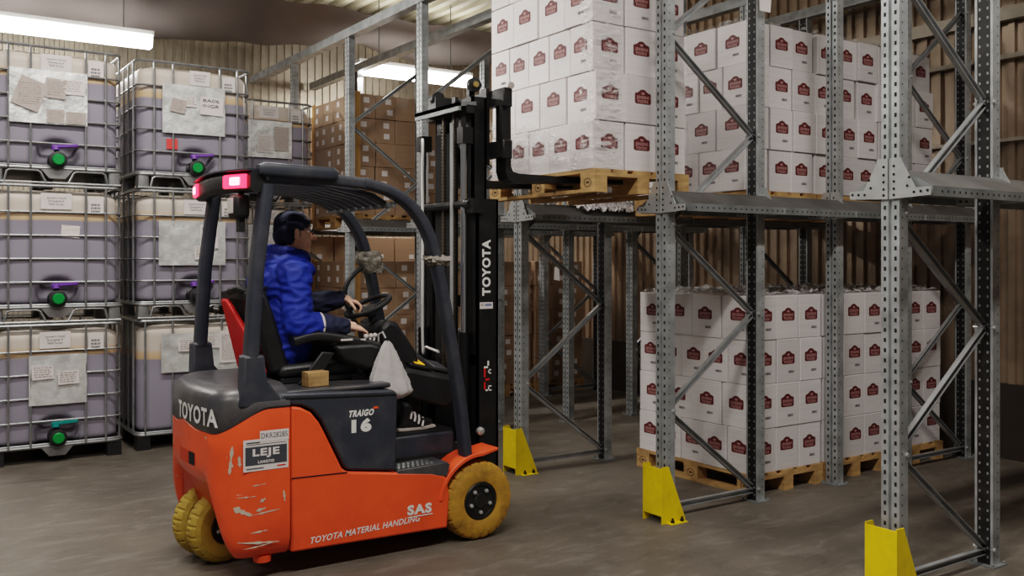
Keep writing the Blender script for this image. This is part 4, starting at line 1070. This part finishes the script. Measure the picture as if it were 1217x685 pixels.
for y in (5.475, 4.955):
    mb = MB(); mb.tube([(2.985,y,.9),(2.985,y,2.36)], .021, 14); mb.tube([(2.985,y,.3),(2.985,y,1.2)], .034, 14, 1); mb.box(2.955,3.03,y-.035,y+.035,2.36,2.46,1); part('lift_cylinder', mb, [CHROME, BLACK], OM)
for y in (5.22, 5.09):
    mb = MB(); z = .9
    while z < 2.56: mb.box(2.985,3.00,y-.013,y+.013,z,z+.013); mb.box(2.988,2.997,y-.009,y+.009,z+.013,z+.022); z += .022
    part('lift_chain', mb, [CHAIN], IM, smooth=False)
mb = MB(); mb.tube([(2.96,5.06,1.3),(2.96,5.06,2.5)], .012, 8); part('lift_pipe', mb, [GALV_B], IM)
mb = MB(); mb.tube(smooth_path([(2.97,5.46,2.42),(2.945,5.41,2.43),(2.935,5.39,2.36),(2.94,5.41,2.2),(2.945,5.41,1.9),(2.945,5.41,1.10),(2.945,5.36,1.08),(2.945,5.20,1.06)]), .009, 8); part('hydraulic_hose', mb, [WHITE])
mb = MB(); mb.box(3.0,3.03,5.10,5.34,.5,2.45); part('hose_guide', mb, [DARK], IM)
# carriage and forks
mb = MB(); mb.box(3.17,3.215,4.80,5.56,2.60,2.70); mb.box(3.17,3.215,4.80,5.56,2.28,2.38); mb.box(3.15,3.175,4.96,5.03,2.24,2.72); mb.box(3.15,3.175,5.34,5.41,2.24,2.72)
mb.box(3.172,3.20,4.805,4.845,2.38,2.60); CAR = part('fork_carriage', mb, [BLACK], smooth=False)
for za in (2.585, 2.265): mb = MB(); mb.box(3.16,3.225,4.775,4.80,za,za+.117); part('carriage_end', mb, [BLACK], CAR, bevel=.006)
mb = MB(); mb.lathe([(0,.022),(.012,.022),(.014,.01)], (3.21,4.775,2.715), (0,-1,0), 14); part('end_cap', mb, [PAPERG], CAR)
for y in (4.84, 5.375):
    mb = MB(); prof = [(3.215,2.69),(3.255,2.69),(3.258,2.225),(3.275,2.195),(3.32,2.185),(4.33,2.178),(4.33,2.166),(3.5,2.135),(3.28,2.125),(3.235,2.145),(3.217,2.20)]
    mb.prism(prof, (0,y,0), (1,0,0), (0,0,1), (0,.11,0)); mb.box(3.205,3.262,y-.005,y+.115,2.60,2.715); part('fork', mb, [BLACK], CAR, smooth=False)

# ------------------------------------------------------------------ driver
def fuse(mb, voxel, smooth, mats, name, org, pick, disp=0, dscale=.08):
    """union the builder's closed pieces into one continuous surface; pick(center) -> material index"""
    me = bpy.data.meshes.new('raw'); me.from_pydata([tuple(p) for p in mb.v], [], mb.f); me.update()
    o = bpy.data.objects.new('raw', me); C.objects.link(o)
    m = o.modifiers.new('r', 'REMESH'); m.mode = 'VOXEL'; m.voxel_size = voxel; m.adaptivity = 0
    m = o.modifiers.new('s', 'SMOOTH'); m.iterations = smooth; m.factor = .5
    bpy.context.view_layer.update()
    out = bpy.data.meshes.new_from_object(o.evaluated_get(bpy.context.evaluated_depsgraph_get()))
    bpy.data.objects.remove(o); bpy.data.meshes.remove(me)
    out.name = name; out.materials.clear()
    for mm in mats: out.materials.append(mm)
    if disp:
        from mathutils import noise
        ns = [v.normal.copy() for v in out.vertices]
        for v, n in zip(out.vertices, ns):
            p = v.co/dscale; q = 1 - abs(noise.noise(p*Vector((1,1,1.8)))) * 2
            v.co += n*disp*q
    for p in out.polygons: p.material_index = pick(p.center); p.use_smooth = True
    for v in out.vertices: v.co -= Vector(org)
    return out
PO = (1.95, 5.2, 1.0)
HC = Vector((1.985, 5.2, 1.80))      # head centre
body = MB()
# head: profile facing +X, slightly turned away
tilt = Matrix.Rotation(R(-4), 3, 'Z')
def hp(x, y, z): return HC + tilt @ Vector((x, y, z))
body.ball(hp(-.012,0,.028), (.100,.078,.105), n=20, m=14)
body.ball(hp(.034,0,-.035), (.068,.062,.088), n=18, m=12)
body.ball(hp(.070,0,-.100), (.030,.034,.026), n=12, m=8)              # chin
body.capsule(hp(-.02,.048,-.075), hp(.05,.025,-.102), .022, .020); body.capsule(hp(-.02,-.048,-.075), hp(.05,-.025,-.102), .022, .020)
body.capsule(hp(.088,0,.020), hp(.124,0,-.026), .011, .0165)          # nose
body.ball(hp(.098,.013,-.032), (.012,.009,.008), n=8, m=6); body.ball(hp(.098,-.013,-.032), (.012,.009,.008), n=8, m=6)
body.capsule(hp(.080,-.028,.034), hp(.080,.028,.034), .013, .013)     # brow
body.capsule(hp(.094,-.017,-.060), hp(.094,.017,-.060), .0075, .0075); body.capsule(hp(.092,-.016,-.073), hp(.092,.016,-.073), .008, .008)   # lips
for s in (-1, 1):
    body.ball(hp(.050,s*.040,-.022), (.026,.020,.026), n=10, m=8)     # cheek
    body.ball(hp(-.005,s*.078,-.01), (.020,.010,.034), n=10, m=8)     # ear
body.capsule(hp(-.02,0,-.06), (1.935,5.2,1.57), .058, .066)           # neck
# torso, hips and legs
body.capsule((1.935,5.2,1.58), (1.885,5.2,1.30), .10, .135); body.capsule((1.885,5.2,1.32), (1.90,5.2,1.12), .14, .15)
for s in (-1, 1):
    y = 5.2 + s*.10
    body.capsule((1.93,y,1.14), (2.36,y+s*.03,1.10), .090, .064); body.capsule((2.36,y+s*.03,1.10), (2.545 if s < 0 else 2.56, 4.975 if s < 0 else y,.74), .060, .044)
# arms under the jacket
SH_N, EL_N, WR_N = Vector((1.91,4.98,1.545)), Vector((1.90,4.92,1.285)), Vector((2.185,4.955,1.268))
SH_F, EL_F, WR_F = Vector((1.93,5.42,1.545)), Vector((2.12,5.47,1.36)), Vector((2.335,5.36,1.405))
for a, e, w in ((SH_N,EL_N,WR_N),(SH_F,EL_F,WR_F)):
    body.capsule(a, e, .055, .044); body.capsule(e, w, .042, .028)
def hand(w, d, up, side, curl, thumb):
    """w wrist, d along the hand, up back-of-hand normal, side toward the thumb"""
    d, up, side = Vector(d).normalized(), Vector(up).normalized(), Vector(side).normalized()
    body.capsule(w - d*.01, w + d*.03, .028, .030)
    for k in (-.026,-.009,.009,.026): body.capsule(w + d*.012 + side*k*.8, w + d*.085 + side*k, .0145, .0125)
    for k, L in ((.029,.066),(.010,.074),(-.010,.070),(-.028,.055)):
        p = w + d*.088 + side*k; ang = 0; r = .0102
        for seg, f in ((.45,.35),(.32,.55),(.25,.5)):
            ang += curl*f; v = (d*math.cos(ang) - up*math.sin(ang)); q = p + v*L*seg*1.1
            body.capsule(p, q, r, r*.9); p = q; r *= .9
    p = w + d*.025 + side*.024
    for L, v, r in ((.04, d*.55+side*.75-up*.25, .0135), (.032, d*.85+side*.35-up*thumb, .0115), (.026, d*.9+side*.05-up*thumb*1.3, .010)):
        q = p + v.normalized()*L; body.capsule(p, q, r, r*.88); p = q
hand(WR_N + Vector((.03,.0,-.0)), (.95,.06,-.22), (.25,-.30,.9), (.0,.95,.25), 1.0, .5)
hand(WR_F + Vector((.02,-.01,-.0)), (.82,-.45,-.25), (.30,-.15,.93), (-.35,-.85,.1), 1.25, .6)
def pick_body(c):
    if c.z > 1.60 and c.x > 1.85: 
        return 1 if False else 0
    if (c - WR_N).length < .2 and c.x > WR_N.x - .03: return 0
    if (c - WR_F).length < .2 and c.x > WR_F.x - .03: return 0
    return 1
DRV = put('person', fuse(body, .0042, 3, [SKIN, TROU], 'person', PO, pick_body), None, PO)
tag(DRV, 'person in royal blue and navy work jacket, navy cap and glasses seated driving the forklift', 'person')
def dpart(name, mb, mats, smooth=True, angle=40, parent=None):
    return put(name, mb.mesh(name, mats, PO, smooth, angle), parent or DRV)
# jacket
jk = MB()
jk.capsule((1.925,5.2,1.53), (1.885,5.2,1.33), .155, .175); jk.capsule((1.88,5.09,1.50), (1.885,5.31,1.50), .135, .135)
jk.capsule((1.885,5.10,1.33), (1.90,5.10,1.16), .150, .155); jk.capsule((1.885,5.30,1.33), (1.90,5.30,1.16), .150, .155); jk.capsule((1.94,5.2,1.38),(1.97,5.2,1.20),.15,.15)
jk.capsule((1.90,5.0,1.555), SH_N + Vector((0,0,-.01)), .095, .09); jk.capsule((1.91,5.40,1.555), SH_F + Vector((0,0,-.01)), .095, .09)
for a, e, w in ((SH_N,EL_N,WR_N),(SH_F,EL_F,WR_F)):
    jk.capsule(a, e, .090, .074); jk.capsule(e, e + (w-e)*.55, .075, .066); jk.capsule(e + (w-e)*.55, w + (w-e).normalized()*.0, .066, .046)
# stand-up collar and hood roll
for k in range(20):
    a = 2*math.pi*k/20; a2 = 2*math.pi*(k+1)/20; f = lambda t: Vector((1.945+math.cos(t)*.092, 5.2+math.sin(t)*.092, 1.672 - .020*math.cos(t)))
    jk.capsule(f(a), f(a2), .036, .036); jk.capsule(f(a)-Vector((0,0,.045)), f(a2)-Vector((0,0,.045)), .04, .04); g = lambda t: Vector((1.94+math.cos(t)*.115, 5.2+math.sin(t)*.115, 1.585)); jk.capsule(g(a), g(a2), .045, .045)
for k in range(10):
    a = R(95 + 170*k/9); jk.ball((1.93+math.cos(a)*.12, 5.2+math.sin(a)*.13, 1.615), (.05,.05,.055), n=10, m=8)
def pick_jacket(c):
    for e, w in ((EL_N,WR_N),(EL_F,WR_F)):
        d = w - e; t = (c - e).dot(d)/d.length_squared
        if t > (.42 if e is EL_N else -.35) and (c - (e + d*min(1.1, t))).length < .12: return 1
    if (c - WR_N).length < .1: return 1
    if c.x > 1.99 and c.z < 1.47 - (c.x-1.99)*.4 and abs(c.y-5.2) < .21: return 1
    if c.x < 1.765 and c.z < 1.5: return 1
    return 0
JK = put('jacket', fuse(jk, .008, 4, [BLUE, NAVY], 'jacket', PO, pick_jacket, .011, .075), DRV)
mb = MB(); w = WR_N - EL_N; c0 = EL_N + w*.42
mb.tube([c0, c0 + w.normalized()*.012], .0765, 18); dpart('reflective_band', mb, [PAPER], parent=JK)
# cap with ear flaps
cp = MB()
cp.ball(hp(-.014,0,.052), (.102,.086,.078), n=24, m=14)
cp.ball(hp(-.058,0,.0), (.060,.082,.085), n=16, m=10)
for s in (-1, 1): cp.ball(hp(-.045,s*.070,-.01), (.036,.020,.060), n=14, m=10)
cp.capsule(hp(.066,-.040,.060), hp(.066,.040,.060), .019, .019); cp.capsule(hp(.055,-.052,.064), hp(-.05,-.088,.045), .018, .018); cp.capsule(hp(.055,.052,.064), hp(-.05,.088,.045), .018, .018)
put('cap', fuse(cp, .006, 3, [NAVY], 'cap', PO, lambda c: 0, .003, .05), DRV)
hr = MB(); 
for s in (-1, 1): hr.ball(hp(.012,s*.068,.0), (.012,.010,.03), n=8, m=6)
dpart('hair', hr, [HAIR])
# glasses
gl = MB()
for s in (-1, 1):
    c = hp(.106,s*.032,.010); gl.tube([c + tilt @ Vector((0, math.cos(a)*.023, math.sin(a)*.017)) for a in [2*math.pi*k/14 for k in range(14)]], .0028, 6, closed=True)
    gl.tube([hp(.104,s*.055,.014), hp(.05,s*.074,.016), hp(-.005,s*.082,.012)], .003, 6)
gl.tube([hp(.108,-.010,.012), hp(.112,0,.015), hp(.108,.010,.012)], .0025, 6); dpart('glasses', gl, [BLACKP])
ey = MB()
for s in (-1, 1): ey.ball(hp(.076,s*.030,.012), .0125, 0, 10, 8); ey.ball(hp(.086,s*.030,.012), .0055, 1, 8, 6)
dpart('eye', ey, [PAPER, DARK])
# shoes
def shoe(y, x0, z0, dz):
    m = MB(); s = [(-.10,.0),(.17,.0),(.185,.02),(.16,.055),(.08,.085),(.03,.12),(-.02,.135),(-.08,.13),(-.10,.06)]
    for k in range(-3, 4):
        t = k/3.0; q = math.sqrt(1-(t*.75)**2)
        m.ball((x0+.045, y+t*.028, z0+.038), (.128*q,.018,.036), n=14, m=8)
    m.capsule((x0-.03,y,z0+.05), (x0-.02,y,z0+.13), .048, .05); m.capsule((x0-.02,y,z0+.07), (x0+.06,y,z0+.06), .045, .036)
    me = fuse(m, .006, 3, [BLACKP], 'shoe', PO, lambda c: 0); o = put('shoe', me, DRV)
    k = MB(); k.tube([(x0-.075,y,z0+.009),(x0-.04,y,z0+.009),(x0+.10,y,z0+.009),(x0+.172,y,z0+.012)], [.8,1,1.05,.75], 12, flat=(.047,.011)); dpart('sole', k, [PAPERG], parent=o)
    k = MB()
    for i in range(4):
        x = x0+.005+.026*i; z = z0+.118-.017*i; k.tube([(x-.01,y-.05,z-.045),(x,y-.042,z-.02),(x+.008,y-.02,z),(x,y+.02,z),(x+.008,y+.036,z-.03)], .0065, 6)
    dpart('laces', k, [PAPER], parent=o)
shoe(4.965, 2.60, .634, 0); shoe(5.34, 2.60, .634, 0)

# ------------------------------------------------------------------ loose things on the forklift
mb = MB(); c, s_ = math.cos(.12), math.sin(.12)
mb.obox((1.955, 4.80, 1.003), (.062*c, .062*s_, 0), (-.038*s_, .038*c, 0), (0,0,.040))
tag(put('wooden_block', mb.mesh('wooden_block', [WOOD], (1.955,4.80,.963)), None, (1.955,4.80,.963), None, .003), 'small raw wooden block lying on the forklift hood beside the seat', 'wood block')
# plastic bag hanging from the console: pleated sack, narrow at the top
rr = random.Random(4); vs = []; fs = []; n, m = 40, 26; mb = MB()
for i in range(m+1):
    t = i/m; z = 1.185 - .335*t; wx = .012 + .145*t**.8; wy = .012 + .045*t**.9
    if t > .9: wx *= 1-.5*(t-.9)/.1; wy *= 1-.5*(t-.9)/.1
    cx = 2.385 + .03*t; cy = 4.80 + .03*t
    for j in range(n):
        a = 2*math.pi*j/n; q = 1 + .13*math.sin(a*7+t*2)*(1-t*.55) + rr.uniform(-.035,.035)
        vs.append((cx + math.cos(a)*wx*q, cy + math.sin(a)*wy*q, z + rr.uniform(-.004,.004)))
for i in range(m):
    for j in range(n): fs.append((i*n+j, (i+1)*n+j, (i+1)*n+(j+1)%n, i*n+(j+1)%n))
fs.append(tuple(m*n+j for j in reversed(range(n)))); mb.add(vs, fs)
BG = put('plastic_bag', mb.mesh('plastic_bag', [BAGM], (2.40,4.82,.9), angle=70), None, (2.40,4.82,.9)); tag(BG, 'white plastic bag hanging from the armrest console before the driver', 'bag')
mb = MB(); mb.tube([(2.385,4.82,1.20),(2.37,4.83,1.235),(2.355,4.85,1.22),(2.36,4.86,1.17)], .006, 6); put('handle', mb.mesh('handle', [BAGM], (2.40,4.82,.9)), BG)

# ------------------------------------------------------------------ light
def area(name, loc, rot, sx, sy, power, col=(1,.96,.9)):
    l = bpy.data.lights.new(name, 'AREA'); l.shape = 'RECTANGLE'; l.size = sx; l.size_y = sy; l.energy = power; l.color = col
    o = bpy.data.objects.new(name, l); C.objects.link(o); o.location = loc; o.rotation_euler = rot; return o
area('hall_light', (5.0, 1.7, 4.95), (0,0,0), 2.6, .25, 65)  # unseen lamp added to brighten the upper right loads
area('hall_light', (.9, 1.7, 4.95), (0,0,0), 3.0, .25, 150)
area('hall_light', (1.2, 6.2, 4.95), (0,0,0), 3.0, .25, 120)
area('hall_light', (-2.5, 4.0, 4.95), (0,0,0), 3.0, .25, 65)
area('tube_light', (1.2, 10.7, 3.86), (R(-25),0,0), 2.6, .12, 90)
area('tube_light', (5.75, 10.7, 3.92), (0,0,0), 1.6, .12, 70)
area('roof_wash_light', (5.6, 11.1, 4.80), (R(180),0,0), 4.0, .3, 22)  # unseen upward lamp added to brighten the roof above the tarpaulin
w = bpy.data.worlds.new('world'); scene.world = w; w.use_nodes = True
w.node_tree.nodes['Background'].inputs['Color'].default_value = (.55,.53,.52,1); w.node_tree.nodes['Background'].inputs['Strength'].default_value = .16
scene.view_settings.view_transform = 'Filmic'; scene.view_settings.look = 'Medium High Contrast'; scene.view_settings.exposure = .4
scene.cycles.use_denoising = True
